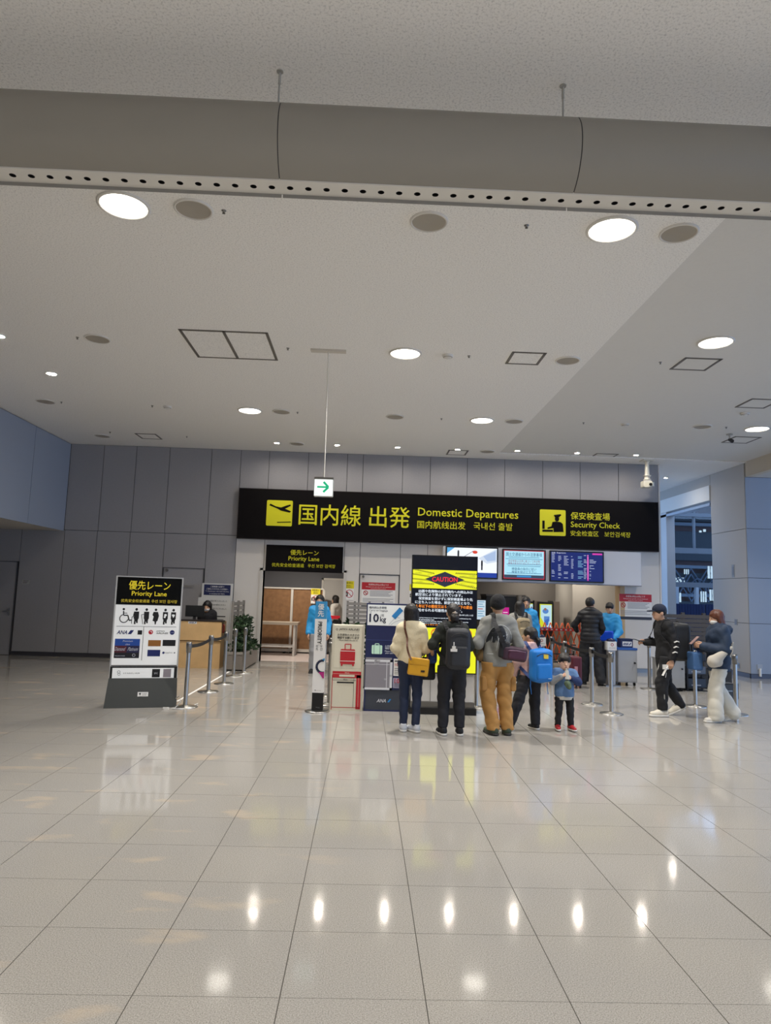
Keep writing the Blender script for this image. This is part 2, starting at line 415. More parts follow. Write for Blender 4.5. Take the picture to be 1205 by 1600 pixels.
def door(name, x0, x1, z1, mt, hx=None, closer=True):
    d = MB().box((x0+.02, BW-.004, .01), (x1-.02, BW+.03, z1-.015)).build(name, mt, kind='structure')
    MB().box((x0, BW-.012, 0), (x0+.018, BW+.03, z1)).box((x1-.018, BW-.012, 0), (x1, BW+.03, z1)).box((x0, BW-.012, z1-.014), (x1, BW+.03, z1)).build('door_frame', mat('77777c', .4, .7), d)
    if hx is not None:
        MB().cyl((hx, BW-.004, 1.0), (hx, BW-.06, 1.0), .012).box((hx-.12, BW-.075, .988), (hx+.015, BW-.055, 1.012)).box((hx-.025, BW-.012, .9), (hx+.025, BW-.002, 1.08)).build('door_handle', STEEL, d)
    if closer: MB().cyl((x0+.09, BW-.01, z1-.06), (x0+.09, BW-.06, z1-.06), .03, n=10).build('door_closer', STEELD, d)
    return d
door('door_1', -9.06, -8.12, 2.15, WALLG, -8.22, False)
door('door_2', -4.74, -3.79, 2.12, WALLG)
MB().cyl((-4.3, BW, 1.7), (-4.3, BW-.05, 1.7), .012, n=8).box((-4.32, BW-.06, 1.69), (-4.0, BW-.045, 1.712)).build('door_handle', STEEL, bpy.data.objects['door_2'])
door('door_3', -.125, .825, 2.11, WALLW)

# opening linings
JW = mat('cfcac2', .5)
MB().box((DX0-.07, BW-.03, 0), (DX0, BW+.3, DZ+.05)).box((DX1, BW-.03, 0), (DX1+.07, BW+.3, DZ+.05)).box((DX0-.07, BW-.03, DZ), (DX1+.07, BW+.3, DZ+.05)).build('trim_1', JW, kind='structure')
MB().box((OX0-.03, BW-.02, OZ), (OX1+.1, BW+.3, OZ+.04)).build('trim_2', WHITE, kind='structure')
MB().box((OX1-.01, BW-.01, 0), (OX1+.1, BW+.32, OZ)).build('trim_3', mat('c9ab80', .5), kind='structure')

# room behind the priority door
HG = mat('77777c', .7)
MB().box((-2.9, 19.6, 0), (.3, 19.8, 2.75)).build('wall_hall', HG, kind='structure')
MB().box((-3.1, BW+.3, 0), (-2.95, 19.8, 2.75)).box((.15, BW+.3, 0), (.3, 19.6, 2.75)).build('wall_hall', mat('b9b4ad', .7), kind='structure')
MB().box((-3.1, BW+.3, 2.7), (.3, 19.8, 2.9)).build('ceiling', mat('a9a5a0', .8), kind='structure')
MB().box((-2.95, BW+.32, 0), (.15, 19.6, .004)).build('floor', mat('cbbcb6', .35, var=.05, bscale=6), kind='structure')
# room behind the security opening
IG = mat('a39e97', .7)
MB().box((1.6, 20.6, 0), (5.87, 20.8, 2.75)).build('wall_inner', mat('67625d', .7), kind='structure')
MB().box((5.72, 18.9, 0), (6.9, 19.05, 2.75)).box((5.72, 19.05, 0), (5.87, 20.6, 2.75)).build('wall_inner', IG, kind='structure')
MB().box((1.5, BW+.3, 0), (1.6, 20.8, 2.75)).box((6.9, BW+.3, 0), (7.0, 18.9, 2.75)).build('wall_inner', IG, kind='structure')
MB().box((1.5, BW+.3, 2.7), (7.0, 20.8, 2.9)).build('ceiling', mat('d0ccc4', .8), kind='structure')

# the right: pier, side opening, curtain wall, building outside
PX = 8.9
PIER = mat('b8b1a8', .5, bump=.02, bscale=30)
pier = MB().box((PX+.03, 15.83, 0), (16, 17.45, ZC+.1)).build('wall_right', JOINT, kind='structure')
for z0, z1 in ((.1, 1.24), (1.24, 2.29), (2.29, 3.44), (3.44, ZC)):
    MB().box((PX, 15.84, z0+.005), (PX+.03, 17.44, z1-.005)).build('wall_panel', PIER, pier)
    for a, b in ((PX, 9.9), (9.9, 11.4), (11.4, 12.9)):
        MB().box((a+.004, 15.8, z0+.005), (b-.004, 15.83, min(z1, 4.66)-.005)).build('wall_panel', BLK, pier)
MB().box((PX-.012, 15.79, 0), (PX+.02, 17.45, .1)).box((PX-.012, 15.785, 0), (16, 15.83, .1)).build('baseboard_right', BASEM, kind='structure')
MB().box((PX, 17.45, 4.7), (PX+.3, 27, ZC+.1)).build('wall_right', PIER, kind='structure')
MB().box((PX-.03, 17.45, 4.33), (PX+.28, 27, 4.72)).build('trim_4', WHITE, kind='structure')
MB().box((PX, 17.5, 4.2), (PX+.2, 21.5, 4.27)).build('trim_5', mat('a8b0bc', .4, .4), kind='structure')
MB().box((PX, 20.1, 0), (PX+.25, 27, 4.34)).build('wall_right', mat('d3d5d8', .5), kind='structure')
MB().box((PX-.03, 20.55, 0), (PX, 20.63, 4.33)).build('trim_6', mat('777c84', .4, .5), kind='structure')

# window facing the hall beyond the side opening
GY = 22.6
MULL = mat('73777d', .5)
GLASS = mat('eef4f8', .02, trans=1, spec=.4)
def zz(y): return at(1090, y, GY).z
def xx(x): return at(x, 900, GY).x
win = MB().box((9.1, GY-.1, zz(808)), (14.5, GY+.1, zz(802.5))).box((9.1, GY-.12, zz(865)), (14.5, GY+.1, zz(857))).box((9.1, GY-.14, zz(918)), (14.5, GY+.12, zz(910.5))).build('window_1', MULL, kind='structure')
for x in (xx(1055), xx(1086), xx(1140)): MB().box((x-.045, GY-.16, 0), (x+.045, GY-.02, zz(918))).build('mullion', mat('b9bec4', .4), win)
MB().box((xx(1086)-.03, GY-.05, zz(857)), (xx(1086)+.03, GY+.05, 6)).build('mullion', MULL, win)
for z0, z1 in ((0, zz(918)), (zz(910.5), zz(865)), (zz(857), zz(808)), (zz(802.5), 6.0)):
    MB().box((9.1, GY-.006, z0), (14.5, GY+.006, z1)).build('window_pane', GLASS, win)
# steel and brick hall outside
OY = 30
bd = thing('terminal_building', 'dark outer building with brown walls and white steel trusses seen through window glass', 'building', (13.5, OY, 0))
BRN = mat('473230', .8, var=.25, bscale=1.2); TEAL = mat('172028', .7); LITW = mat('c4dcea', .5, emit=.75); TRUS = mat('3b4757', .6)
MB().box((-4, .4, 0), (5, .9, 6.35)).build('wall', BRN, bd)
for z0, z1 in ((.02, 1.75), (2.35, 3.0), (3.55, 4.85), (5.3, 5.6)): MB().box((-4, .25, z0), (5, .42, z1)).build('dark_band', TEAL, bd)
for z in (1.95, 3.2, 5.1): MB().box((-4, .1, z), (5, .38, z+.13)).build('ledge', mat('4a545f', .6), bd)
mb = MB()
for k in range(11):
    x = -3.6+k*.75
    for z0, z1 in ((1.75, 2.95), (2.05, 3.2)):
        mb.cyl((x, .12, z0), (x+.75, .12, z1), .03, n=5); mb.cyl((x+.75, .12, z0), (x, .12, z1), .03, n=5)
mb.build('truss', TRUS, bd)
mb = MB()
for k in range(10):
    x = -3.5+k*.78; mb.tube([(x+.35*math.cos(t), .05, 2.2+.55*math.sin(t)) for t in np.linspace(0, PI, 9)], .03, n=5)
mb.build('arched_brace', TRUS, bd)
rr = random.Random(3)
for x, z, w, h in [(-3.2, 3.9, .35, .2), (-2.9, 3.75, .2, .1), (-1.0, 4.25, .15, .07), (-.75, 4.35, .15, .07), (-2.2, 3.68, .5, .06), (-1.55, 3.7, .4, .06), (0.05, 2.5, .6, .28), (-1.0, 2.55, .5, .12), (-2.1, 2.3, .3, .1), (-.2, 4.9, .3, .1), (-.9, 1.1, .5, .35), (.1, 1.15, .6, .3), (-3.2, .6, .5, .2), (-2, 4.1, .08, .08), (-1.9, 3.3, .5, .07)]:
    MB().box((x, .2, z), (x+w, .26, z+h)).build('lit_window', LITW, bd)
for x0_, y0_, x1_, y1_ in ((1110, 884, 1125, 904), (1099, 924, 1110, 941), (1113, 921, 1127, 939), (1057, 926, 1070, 941), (1073, 889, 1082, 897), (1104, 826, 1108, 830), (1098, 828, 1101, 831), (1118, 812, 1126, 815)):
    a, b = at(x0_, y0_, OY-.2), at(x1_, y1_, OY-.2); mb = MB(); n = 3
    for i in range(n): mb.box((a.x-13.5+(b.x-a.x)*i/n+.03, .06, b.z), (a.x-13.5+(b.x-a.x)*(i+1)/n-.03, .12, a.z))
    mb.build('lit_window', LITW, bd, 'stuff')
MB().box((-4, -2, 6.35), (5, 1.5, 6.6)).build('roof', mat('2c3444', .7), bd)
# navy partition panels standing inside the glass
NV = mat('1b2850', .8, bump=.2, bscale=8)
for k, (a, b, lb) in enumerate(((1056.5, 1101, 'long ribbed navy partition screen below the window glass'), (1102.5, 1121, 'short navy partition screen next to the long ribbed one'), (1122.5, 1140, 'navy partition screen half hidden by the grey pier'))):
    A, B = at(a, 955, 21.6), at(b, 955, 21.6); t = thing('partition_screen', lb, 'partition', (A.x, 21.6, 0))
    w = B.x-A.x; n = max(2, int(w/.09)); mb = MB()
    for i in range(n): mb.box((w*i/n+.004, -.03, .12), (w*(i+1)/n-.004, .03, at(a, 943+k, 21.6).z))
    mb.build('ribbed_panel', NV, t)
    MB().box((0, -.02, 0), (.04, .02, .12)).build('foot', STEELD, t); MB().box((w-.04, -.02, 0), (w, .02, .12)).build('foot', STEELD, t)

# ================================================================ ceiling fittings
EMB = mat('fff8ec', .5, emit=LAMP); EMS = mat('fff6e8', .5, emit=SPOT); RINGM = mat('dedad3', .4); GRILLE = mat('aaa398', .6)
beam = bpy.data.lights.new('downlight_beam', 'AREA'); beam.shape = 'DISK'; beam.size = .38; beam.energy = BEAM; beam.color = (1, .965, .91); beam.spread = math.radians(118)
def lamp(x, y, r, label, big=True, z=ZC, group=None):
    t = thing('ceiling_downlight', label, 'ceiling lamp', (x, y, z), 0, group)
    MB().lathe([(r*1.14, 0), (r*1.14, -.012), (r*1.02, -.02), (r, -.006), (r, 0)], 32).build('trim_ring', RINGM, t)
    MB().lathe([(r*1.0, -.007), (r*.6, -.0095), (0.001, -.010)], 32).build('diffuser', EMB if big else EMS, t)
    if big:
        o = link('beam', beam, t); o.location = (0, 0, -.022)
ZR = ZC+.02
for x, y, lb, z in [(-2.24, 5.8, 'big round ceiling downlight just past the duct, over the left half', ZC), (2.13, 5.83, 'big round ceiling downlight just past the duct, over the right half', ZC),
    (.46, 9.27, 'big round downlight in the ceiling level with the hanging arrow sign', ZC), (-2.26, 12.68, 'big round downlight above the board lane, left of the sign rod', ZC),
    (2.13, 12.76, 'big round downlight in the third ceiling row, near the smooth ceiling edge', ZC), (4.43, 8.45, 'big round downlight on the smooth grey ceiling beside an access panel', ZR),
    (7.42, 12.7, 'big round downlight on the smooth ceiling at the far right edge', ZR)]: lamp(x, y, .2, lb, z=z)
for x in (-5.1, -2.25, .46, 2.13, 4.43):
    for y in (-1.2, -4.7): lamp(x, y, .2, 'big round ceiling downlight on the ceiling behind the duct', group='downlights of the hall behind the duct', z=ZR if x > 3.04 else ZC)
lamp(-5.11, 10.83, .075, 'small bright spot alone in the ceiling by the left bulkhead', False)
lamp(-5.1, 9.2, .075, 'small bright spot at the very edge of the ceiling, left', False)
for n, x in zip(('first', 'second', 'third', 'fourth', 'fifth', 'sixth', 'last'), (-2.1, -.73, .65, 2.02, 3.4, 4.78, 6.15)):
    lamp(x, 15.42, .058, n+' small spotlight from the left in the row above the banner', False, ZR if x > 3.04 else ZC, 'spotlights above the banner')
lamp(8.0, 18.05, .05, 'small downlight in the corridor ceiling beyond the banner end', False)

def grille(x, y, r, label, z=ZC):
    t = thing('ceiling_diffuser', label, 'air vent', (x, y, z), 0, 'round grilles in the ceiling')
    MB().lathe([(r*1.12, 0), (r*1.1, -.014), (r, -.018), (r*.98, -.006)], 28).build('rim', RINGM, t)
    MB().lathe([v for k in range(9) for v in ((r*(1-k/9), -.006), (r*(1-(k+.6)/9), -.012))]+[(.001, -.01)], 28).build('grille', GRILLE, t)
for x, y, lb in [(-1.63, 5.81, 'round beige ceiling grille next to the big lamp past the duct'), (.47, 5.84, 'round grey ceiling grille midway between the two lamps past the duct'), (2.75, 5.84, 'round ceiling grille at the right, next to the lamp past the duct'),
    (-3.76, 9.18, 'round dark ceiling grille left of the double access panel'), (2.75, 9.29, 'round grey ceiling grille beside the small access panel'), (-6.0, 12.58, 'round ceiling grille near the left bulkhead top'),
    (-1.67, 12.68, 'round ceiling grille just right of the big lamp left of the sign rod'), (.47, 12.74, 'round ceiling grille in the third row, right of the sign rod'), (2.74, 12.74, 'round grey ceiling grille next to the smooth ceiling edge'),
    (6.35, 12.69, 'round grille on the smooth ceiling near the far lamp'), (-6.01, 15.39, 'round ceiling grille in the far left ceiling corner'), (-1.65, 15.46, 'round ceiling grille between first and second spotlight'), (2.73, 15.54, 'round ceiling grille between fourth and fifth spotlight')]:
    grille(x, y, .155, lb, ZR if x > 3.04 else ZC)

PANF = mat('77716a', .5, .4)
def access(x0, x1, y0, y1, label, z=ZC, n=1):
    t = thing('access_panel', label, 'access panel', ((x0+x1)/2, (y0+y1)/2, z)); w, d = (x1-x0)/2, (y1-y0)/2; f = .018; mb = MB()
    xs = [-w+2*w*i/n for i in range(n+1)]
    for x in xs: mb.box((x-f, -d-f, -.008), (x+f, d+f, 0))
    for y in (-d, d): mb.box((-w, y-f, -.008), (w, y+f, 0))
    mb.build('frame', PANF, t)
    for a, b in zip(xs, xs[1:]): MB().box((a+f+.004, -d+f+.004, -.005), (b-f-.004, d-f-.004, 0)).build('panel', CEIL if z == ZC else CEIL2, t)
access(-2.52, -1.39, 8.72, 9.76, 'double access panel framed in the white ceiling left of the sign rod', n=2)
access(1.93, 2.37, 9.05, 9.51, 'square access panel in the white ceiling right of the sign rod')
access(4.33, 4.82, 9.06, 9.53, 'square access panel in the smooth ceiling next to a big lamp', ZR)
for p, lb in (((1176, 623, 1222, 624, 1205, 637, 1158, 636), 'access panel in the smooth ceiling above the smoke detector'), ((1150, 682, 1187, 684, 1170, 692, 1132, 691), 'access panel in the smooth ceiling by the small black camera'), ((933, 708.5, 966, 709.5, 956, 715, 924, 714), 'access panel in the smooth ceiling between the last spotlights')):
    a, b, c = onz(p[0], p[1], ZR), onz(p[2], p[3], ZR), onz(p[6], p[7], ZR); access(a.x, b.x, c.y if c.y < a.y else a.y, max(a.y, c.y), lb, ZR)
access(-5.15, -4.72, 15.02, 15.5, 'access panel in the white ceiling near the grey wall, far left')
access(1.85, 2.28, 15.55, 16.05, 'access panel in the white ceiling right by the fourth spotlight')

def sprinkler(x, y, label, z=ZC):
    t = thing('ceiling_sprinkler', label, 'sprinkler', (x, y, z))
    MB().lathe([(.022, 0), (.022, -.004), (.008, -.007), (.008, -.022), (.001, -.023)], 10).build('body', STEELD, t)
    MB().lathe([(.001, -.024), (.014, -.025), (.014, -.027), (.001, -.028)], 10).build('deflector', mat('5d5952', .4, .6), t)
for x, y, lb in [(350, 329, 'beside the beige grille past the duct'), (823, 352, 'left of the right-hand lamp past the duct'), (121, 527, 'just left of the dark grille near the double access panel'), (450, 544, 'right of the double access panel'),
    (733, 556, 'left of the square access panel'), (238, 634, 'left one of a pair far above the black board'), (465, 644, 'right of the third-row grille by the sign rod'), (96, 628, 'beside the grille by the left bulkhead'), (172, 675, 'next to the far left corner grille'), (292, 682, 'right of the far left access panel'),
    (690, 654, 'left of the third-row lamp near the smooth ceiling'), (912, 662, 'on the smooth ceiling in its middle'), (1135, 669, 'on the smooth ceiling right of a grille'), (1032, 568, 'on the smooth ceiling left of an access panel')]:
    p = onz(x, y, ZC); sprinkler(p.x, p.y, 'tiny ceiling sprinkler head '+lb, ZR if p.x > 3.04 else ZC)
for x, y, lb in [(700, 555, 'flat round smoke detector right of the middle big lamp'), (262, 635, 'small smoke detector, right one of a pair far above the black board'), (1164, 647, 'round smoke detector on the smooth ceiling at far right'), (977, 664, 'small smoke detector in the middle of the smooth ceiling')]:
    p = onz(x, y, ZC); t = thing('smoke_detector', lb, 'smoke detector', (p.x, p.y, ZR if p.x > 3.04 else ZC)); MB().lathe([(.075, 0), (.075, -.02), (.06, -.035), (.03, -.05), (.001, -.052)], 18).build('housing', RINGM, t)
    MB().lathe([(.064, -.03), (.066, -.034), (.055, -.038)], 18).build('vent_slot', GRILLE, t)

# grey air duct across the hall
DY, DZC, DR = 4.12, 4.455, .262
duct = thing('air_duct', 'long round grey ventilation duct with a row of nozzle holes, hung below the ceiling', 'air duct', (0, DY, DZC))
DUM = mat('8f8a81', .5); STRIP = mat('d8d4cc', .5)
def duct_sec(x0, x1):
    mb = MB(); n = 40; a0, a1 = -PI/2+.26, 1.5*PI-.26
    vs = []
    for x in (x0, x1): vs += [(x, DR*math.cos(a0+(a1-a0)*i/n), DR*math.sin(a0+(a1-a0)*i/n)) for i in range(n+1)]
    mb.raw(vs, [(i, i+1, n+2+i, n+1+i) for i in range(n)], 0, True)
    return mb.build('duct_section', DUM, duct)
seams = [-6.2, -4.35, -2.47, -.615, 1.235, 3.09, 4.95, 6.8]
for a, b in zip(seams, seams[1:]):
    duct_sec(a+.003, b-.003)
    mb = MB(); n = 40
    vs = [];
    for x in (b-.02, b+.02): vs += [(x, (DR-.005)*math.cos(t), (DR-.005)*math.sin(t)) for t in np.linspace(-PI/2+.26, 1.5*PI-.26, n+1)]
    mb.raw(vs, [(i, i+1, n+2+i, n+1+i) for i in range(n)], 0, True); mb.build('collar', JOINT, duct)
    # nozzle strip with real holes
    mb = MB(); W = DR*math.sin(.26)+.004; zb = -DR*math.cos(.26)-.006; nh = 16; st = (b-a)/nh
    for k in range(nh):
        cx = a+(k+.5)*st; N_ = 12; r = .021
        sq = []; ci = []; up_ = []
        for i in range(N_):
            t = 2*PI*(i+.5)/N_; c, s = math.cos(t), math.sin(t); q = max(abs(c), abs(s))
            sq.append((cx+c/q*(st/2), s/q*W, zb)); ci.append((cx+r*c, r*s, zb)); up_.append((cx+r*c, r*s, zb+.05))
        mb.raw(sq+ci, [(i, (i+1) % N_, N_+(i+1) % N_, N_+i) for i in range(N_)], 0)
        mb.raw(ci+up_, [(i, (i+1) % N_, N_+(i+1) % N_, N_+i) for i in range(N_)], 1); mb.raw(up_, [tuple(range(N_))], 1)
    mb.box((a, -W-.004, zb), (b, -W, zb+.02)).box((a+.004, W, zb-.022), (b-.004, W+.006, zb+.02), 2)
    mb.build('nozzle_strip', [STRIP, BLACK, mat('8f8b85', .5)], duct)
for x, lb in ((-.66, 'thin steel rod holding the duct at its seam over the sign'), (1.19, 'thin steel rod holding the duct at its second seam, further right')):
    MB().cyl((x, 0, DR-.01), (x, 0, ZC-DZC-.08), .006, n=8).cyl((x, 0, ZC-DZC-.09), (x, 0, ZC-DZC-.012), .009, .008, n=8).cyl((x, 0, ZC-DZC-.006), (x, 0, ZC-DZC), .022, n=12).box((x-.05, -.02, DR-.012), (x+.05, .02, DR+.006)).build('hanger_rod', mat('a5a29b', .5), duct)

# hanging emergency exit sign
EX = Vector((-.61, 9.27, ZC))
es = thing('emergency_exit_sign', 'small lit white sign with green right arrow hanging on a long rod', 'exit sign', EX)
MB().box((-.245, -.045, -.028), (.245, .045, 0)).build('ceiling_base', mat('cfc8bb', .5), es)
MB().cyl((0, 0, -.028), (.012, 0, -1.80), .008, n=8).build('rod', mat('d9d4c8', .5), es)
MB().box((-.118, -.03, -1.825), (.142, .03, -1.795)).build('bracket', STEELD, es)
MB().prism(rrect(-.118, -2.06, .142, -1.822, .012), -.035, .035).build('lamp_box', mat('c9c9c4', .5), es)
MB().rect(-.11, -2.052, .134, -1.83, -.037).build('lit_panel', mat('f4fbf6', .5, emit=1.0), es)
mb = MB(); mb.poly([(-.075, -1.945), (.07, -1.945), (.07, -1.92), (-.075, -1.92)], -.0385).line([(.01, -1.862), (.078, -1.932), (.01, -2.002)], .03, -.0388)
mb.build('arrow', mat('12b07a', .5, emit=.75), es)
mb = MB(); words(mb, '非常口', -.075, -2.02, .055, -.0385); mb.build('lettering', mat('12b07a', .5, emit=.6), es)

# cameras
cc = thing('security_camera', 'large white dome camera on a ceiling pole above the banner end', 'camera', (6.6, 15.9, ZC))
CW = mat('dcd8cc', .5)
MB().box((-.13, -.13, -.025), (.13, .13, 0)).cyl((0, 0, -.02), (0, 0, -.05), .06, n=16).build('ceiling_plate', CW, cc)
MB().cyl((0, 0, -.04), (0, 0, -.36), .042, .055, n=16).lathe([(.055, -.36), (.09, -.37), (.09, -.385), (.05, -.39)], 16).build('pole', CW, cc)
MB().lathe([(.045, -.385), (.06, -.4), (.06, -.45), (.09, -.46), (.09, -.475), (.06, -.48), (.06, -.5)], 16).build('pan_joint', CW, cc)
MB().prism(rrect(-.12, -.66, .08, -.5, .03), -.1, .1).build('housing', CW, cc)
T = Matrix.Translation((.07, -.08, -.585)) @ Matrix.Rotation(-.5, 4, 'Z') @ Matrix.Rotation(.15, 4, 'X')
MB().box((-.05, -.17, -.05), (.05, .1, .045), T=T).build('camera_head', CW, cc)
MB().cyl(T @ Vector((0, -.165, -.005)), T @ Vector((0, -.185, -.005)), .035, n=14).build('lens', BLACK, cc)
c2 = thing('bullet_camera', 'small black camera on a short arm under the smooth ceiling', 'camera', (7.15, 13.2, ZR))
MB().cyl((0, 0, 0), (0, 0, -.02), .06, n=12).cyl((0, 0, -.02), (0, 0, -.1), .015, n=8).build('mount', mat('b9b5ad', .5), c2)
MB().cyl((.03, .05, -.1), (-.03, -.14, -.17), .035, n=12).build('barrel', DARK, c2); MB().cyl((-.03, -.135, -.168), (-.036, -.155, -.175), .037, n=12).build('lens_hood', BLACK, c2)
# inner room lamps
for x, y, lb in ((at(833, 900, 19.75).x, 19.75, 'first'), (at(884, 900, 19.75).x, 19.75, 'second'), (at(918, 900, 18.15).x, 18.15, 'third')):
    lamp(x, y, .085, lb+' small wall washer in the room behind the opening', False, 2.7, 'wall washers in the inner room')
lamp(4.0, 17.6, .07, 'downlight in the middle of the room behind the wide opening', False, 2.7)
lamp(-1.6, 17.6, .11, 'downlight in the hall behind the priority doorway', False, 2.7)

# ================================================================ signs on the wall
YD = 16.27
A = at(372.5, 801, YD); B = at(1028.8, 824, YD)
ban = thing('banner_sign', 'long dark banner with yellow lettering for domestic departures across the back wall', 'sign', ((A.x+B.x)/2, YD, (A.z+B.z)/2))
hw = (B.x-A.x)/2; hh = (at(372, 840, YD).z-at(374, 762.5, YD).z)/-2
MB().box((-hw, 0, -hh), (hw, BW-YD, hh)).build('board', SIGNB, ban)
MB().box((-hw-.012, -.004, -hh-.012), (hw+.012, BW-YD, -hh)).box((-hw-.012, -.004, hh), (hw+.012, BW-YD, hh+.012)).box((-hw-.012, -.004, -hh), (-hw, BW-YD, hh)).box((hw, -.004, -hh), (hw+.012, BW-YD, hh)).build('frame', mat('2e2426', .5), ban)
f = Face(ban, YD)
f.text('lettering', YEL, [('国内線', 467, 564.6, 804.8, 33, .012), ('出発', 577, 641, 808, 33, .012), ('Domestic Departures', 652, 811.6, 804, None, .012), ('国内航线出发', 651.6, 728, 820.5, None, .008), ('국내선 출발', 739.6, 801.7, 822.6, None, .008),
    ('保安検査場', 891, 954, 806.8, None, .01), ('Security Check', 891, 970, 821.8, None, .01), ('安全检查区', 891, 936, 833.6, None, .005), ('보안검색장', 944, 986, 835.4, None, .005)])
def icon(x0, x1, y0, y1):
    ax, az = f.p(x0, (y0+y1)/2); bx, bz = f.p(x1, (y0+y1)/2); cz = (az+bz)/2; cx = (ax+bx)/2; r = (bx-ax)/2
    return cx, cz, r
cx, cz, r = icon(416.5, 457, 782, 821.5)
mb = MB().poly(rrect(cx-r, cz-r, cx+r, cz+r, r*.1), -.003)
def q(mbx, pts, cx=cx, cz=cz, r=r): mbx.poly([(cx+a*r, cz+b*r) for a, b in pts], -.006, 1)
q(mb, [(-.78, .66), (-.7, .74), (-.2, .52), (-.62, .22), (-.6, .2), (-.45, .22), (.1, .42), (.6, .56), (.86, .62), (.9, .56), (.55, .36), (.35, .28), (.75, .06), (.6, .08), (.1, .2), (-.1, .38), (-.7, .52)][:0] or [(-.8, .58), (-.74, .72), (-.3, .52), (.1, .44), (.55, .62), (.82, .7), (.86, .6), (.62, .46), (.42, .36), (.9, .16), (.78, .06), (.1, .2), (-.15, .34)])
q(mb, [(-.15, -.76), (.92, -.70), (.92, -.63), (-.15, -.69)])
mb.build('plane_icon', [YEL, SIGNB], ban)
cx, cz, r = icon(843.5, 884, 797, 836.5)
mb = MB().poly(rrect(cx-r, cz-r, cx+r, cz+r, r*.1), -.003)
def q2(pts): mb.poly([(cx+a*r, cz+b*r) for a, b in pts], -.006, 1)
q2([(.1, .6), (.62, .68), (.66, .58), (.55, .5), (.52, .44), (.14, .42), (.14, .5), (.08, .52)])
mb.disc(cx+.33*r, cz+.3*r, .17*r, -.006, 1, rz=.2*r)
q2([(.05, .1), (.3, -.02), (.6, .08), (.78, -.02), (.84, -.7), (.12, -.74), (.12, -.35), (-.14, -.38), (-.4, -.32), (-.42, -.44), (-.12, -.56)][:0] or [(-.02, .06), (.28, .1), (.62, .06), (.78, -.08), (.84, -.68), (.06, -.72), (.06, -.42), (-.4, -.5), (-.4, -.38), (-.1, -.28)])
q2([(-.8, .14), (-.62, .14), (-.62, -.5), (-.8, -.5)]); q2([(-.8, -.56), (.02, -.54), (.02, -.7), (-.8, -.72)])
mb.build('guard_icon', [YEL, SIGNB], ban)

Y2 = 16.34
A = at(415.5, 872, Y2); B = at(535.8, 874.5, Y2)
pl = thing('priority_lane_sign', 'dark sign with yellow words priority lane above the doorway', 'sign', ((A.x+B.x)/2, Y2, (A.z+B.z)/2))
w = (B.x-A.x)/2; MB().box((-w, 0, -.31), (w, BW-Y2, .31)).build('board', SIGNB, pl)
f = Face(pl, Y2)
f.text('lettering', YEL, [('優先レーン', 454, 498, 863.6, None, .008), ('Priority Lane', 451, 499, 874, None, .008), ('优先安全检查通道', 425, 475, 883, None, .004), ('우선 보안 검색장', 481, 524, 884.6, None, .004)])

# paper notices on the walls
RED = mat('b8202c', .5)
def noticeboard(x0, x1, y0, y1, label, Yp=BW-.006, big=False):
    A = at(x0, (y0+y1)/2, Yp); B = at(x1, (y0+y1)/2, Yp); c = (A+B)/2; w = (B.x-A.x)/2; h = (y1-y0)/2*Yp/FOC
    t = thing('wall_notice', label, 'notice', c)
    MB().box((-w, -.003, -h), (w, .004, h)).build('paper', PAPER, t)
    MB().rect(-w, h*.40, w, h, -.0045).ring(-w*.76, h*.12, h*.17, h*.06, -.0045).line([(-w*.76-h*.12, h*.24), (-w*.76+h*.12, h*.0)], h*.06, -.0045).build('red_band', RED, t)
    mb = MB(); words(mb, '危険物は持込み禁止です', 0, h*.82, w*1.2, -.006, h*.16); words(mb, 'Dangerous goods are prohibited', 0, h*.62, w*1.5, -.006, h*.09); words(mb, 'beyond this point', 0, h*.49, w*.9, -.006, h*.07); mb.build('lettering', PAPER, t)
    mb = MB()
    for i in range(5): mb.rect(-w*.5, h*(.28-.1*i), w*(.85-.12*(i % 3)), h*(.32-.1*i), -.0045)
    for i in range(3): mb.rect(-w*.93, h*(-.36-.12*i), w*(.9-.2*(i % 2)), h*(-.32-.12*i), -.0045)
    mb.build('fine_print', mat('8a8890', .6), t)
    mb = MB().rect(-w, -h, w, -h*.78, -.0045); mb.build('dark_footer', mat('3a3c48', .5), t)
noticeboard(565, 617.5, 910.5, 948, 'red topped prohibition notice on the white door behind the size boxes')
noticeboard(968, 1018.5, 928.5, 968, 'red topped prohibition notice on the white wall right of the wide opening')
def nophoto(x0, x1, y0, y1, label, Yp=BW-.006):
    A = at(x0, (y0+y1)/2, Yp); B = at(x1, (y0+y1)/2, Yp); c = (A+B)/2; w = (B.x-A.x)/2; h = (y1-y0)/2*Yp/FOC
    t = thing('no_photo_notice', label, 'notice', c)
    MB().box((-w, -.002, h*.2), (w, .004, h)).build('yellow_sheet', mat('e3d21c', .5), t)
    MB().box((-w, -.002, -h), (w, .004, h*.2)).build('white_sheet', PAPER, t)
    mb = MB(); words(mb, '撮影禁止', 0, h*.8, w*1.6, -.004); words(mb, '摄影禁止', 0, h*.52, w*1.0, -.004); words(mb, '촬영금지', 0, h*.34, w*1.0, -.004)
    mb.poly([(-w*.9, -h*.62), (-w*.1, -h*.62), (-w*.1, -h*.2), (-w*.3, -h*.2), (-w*.38, -h*.1), (-w*.62, -h*.1), (-w*.7, -h*.2), (-w*.9, -h*.2)], -.004); mb.build('lettering', DARK, t)
    mb = MB().ring(w*.15, -h*.35, w*.7, w*.12, -.0045).line([(-w*.3, -h*.1), (w*.6, -h*.62)], w*.12, -.0045); mb.build('red_ring', RED, t)
    MB().ring(-w*.5, -h*.4, w*.17, w*.09, -.005).build('lens_mark', PAPER, t)
nophoto(536.5, 553, 908, 937, 'yellow and white no photography notice on the jamb right of the priority doorway')
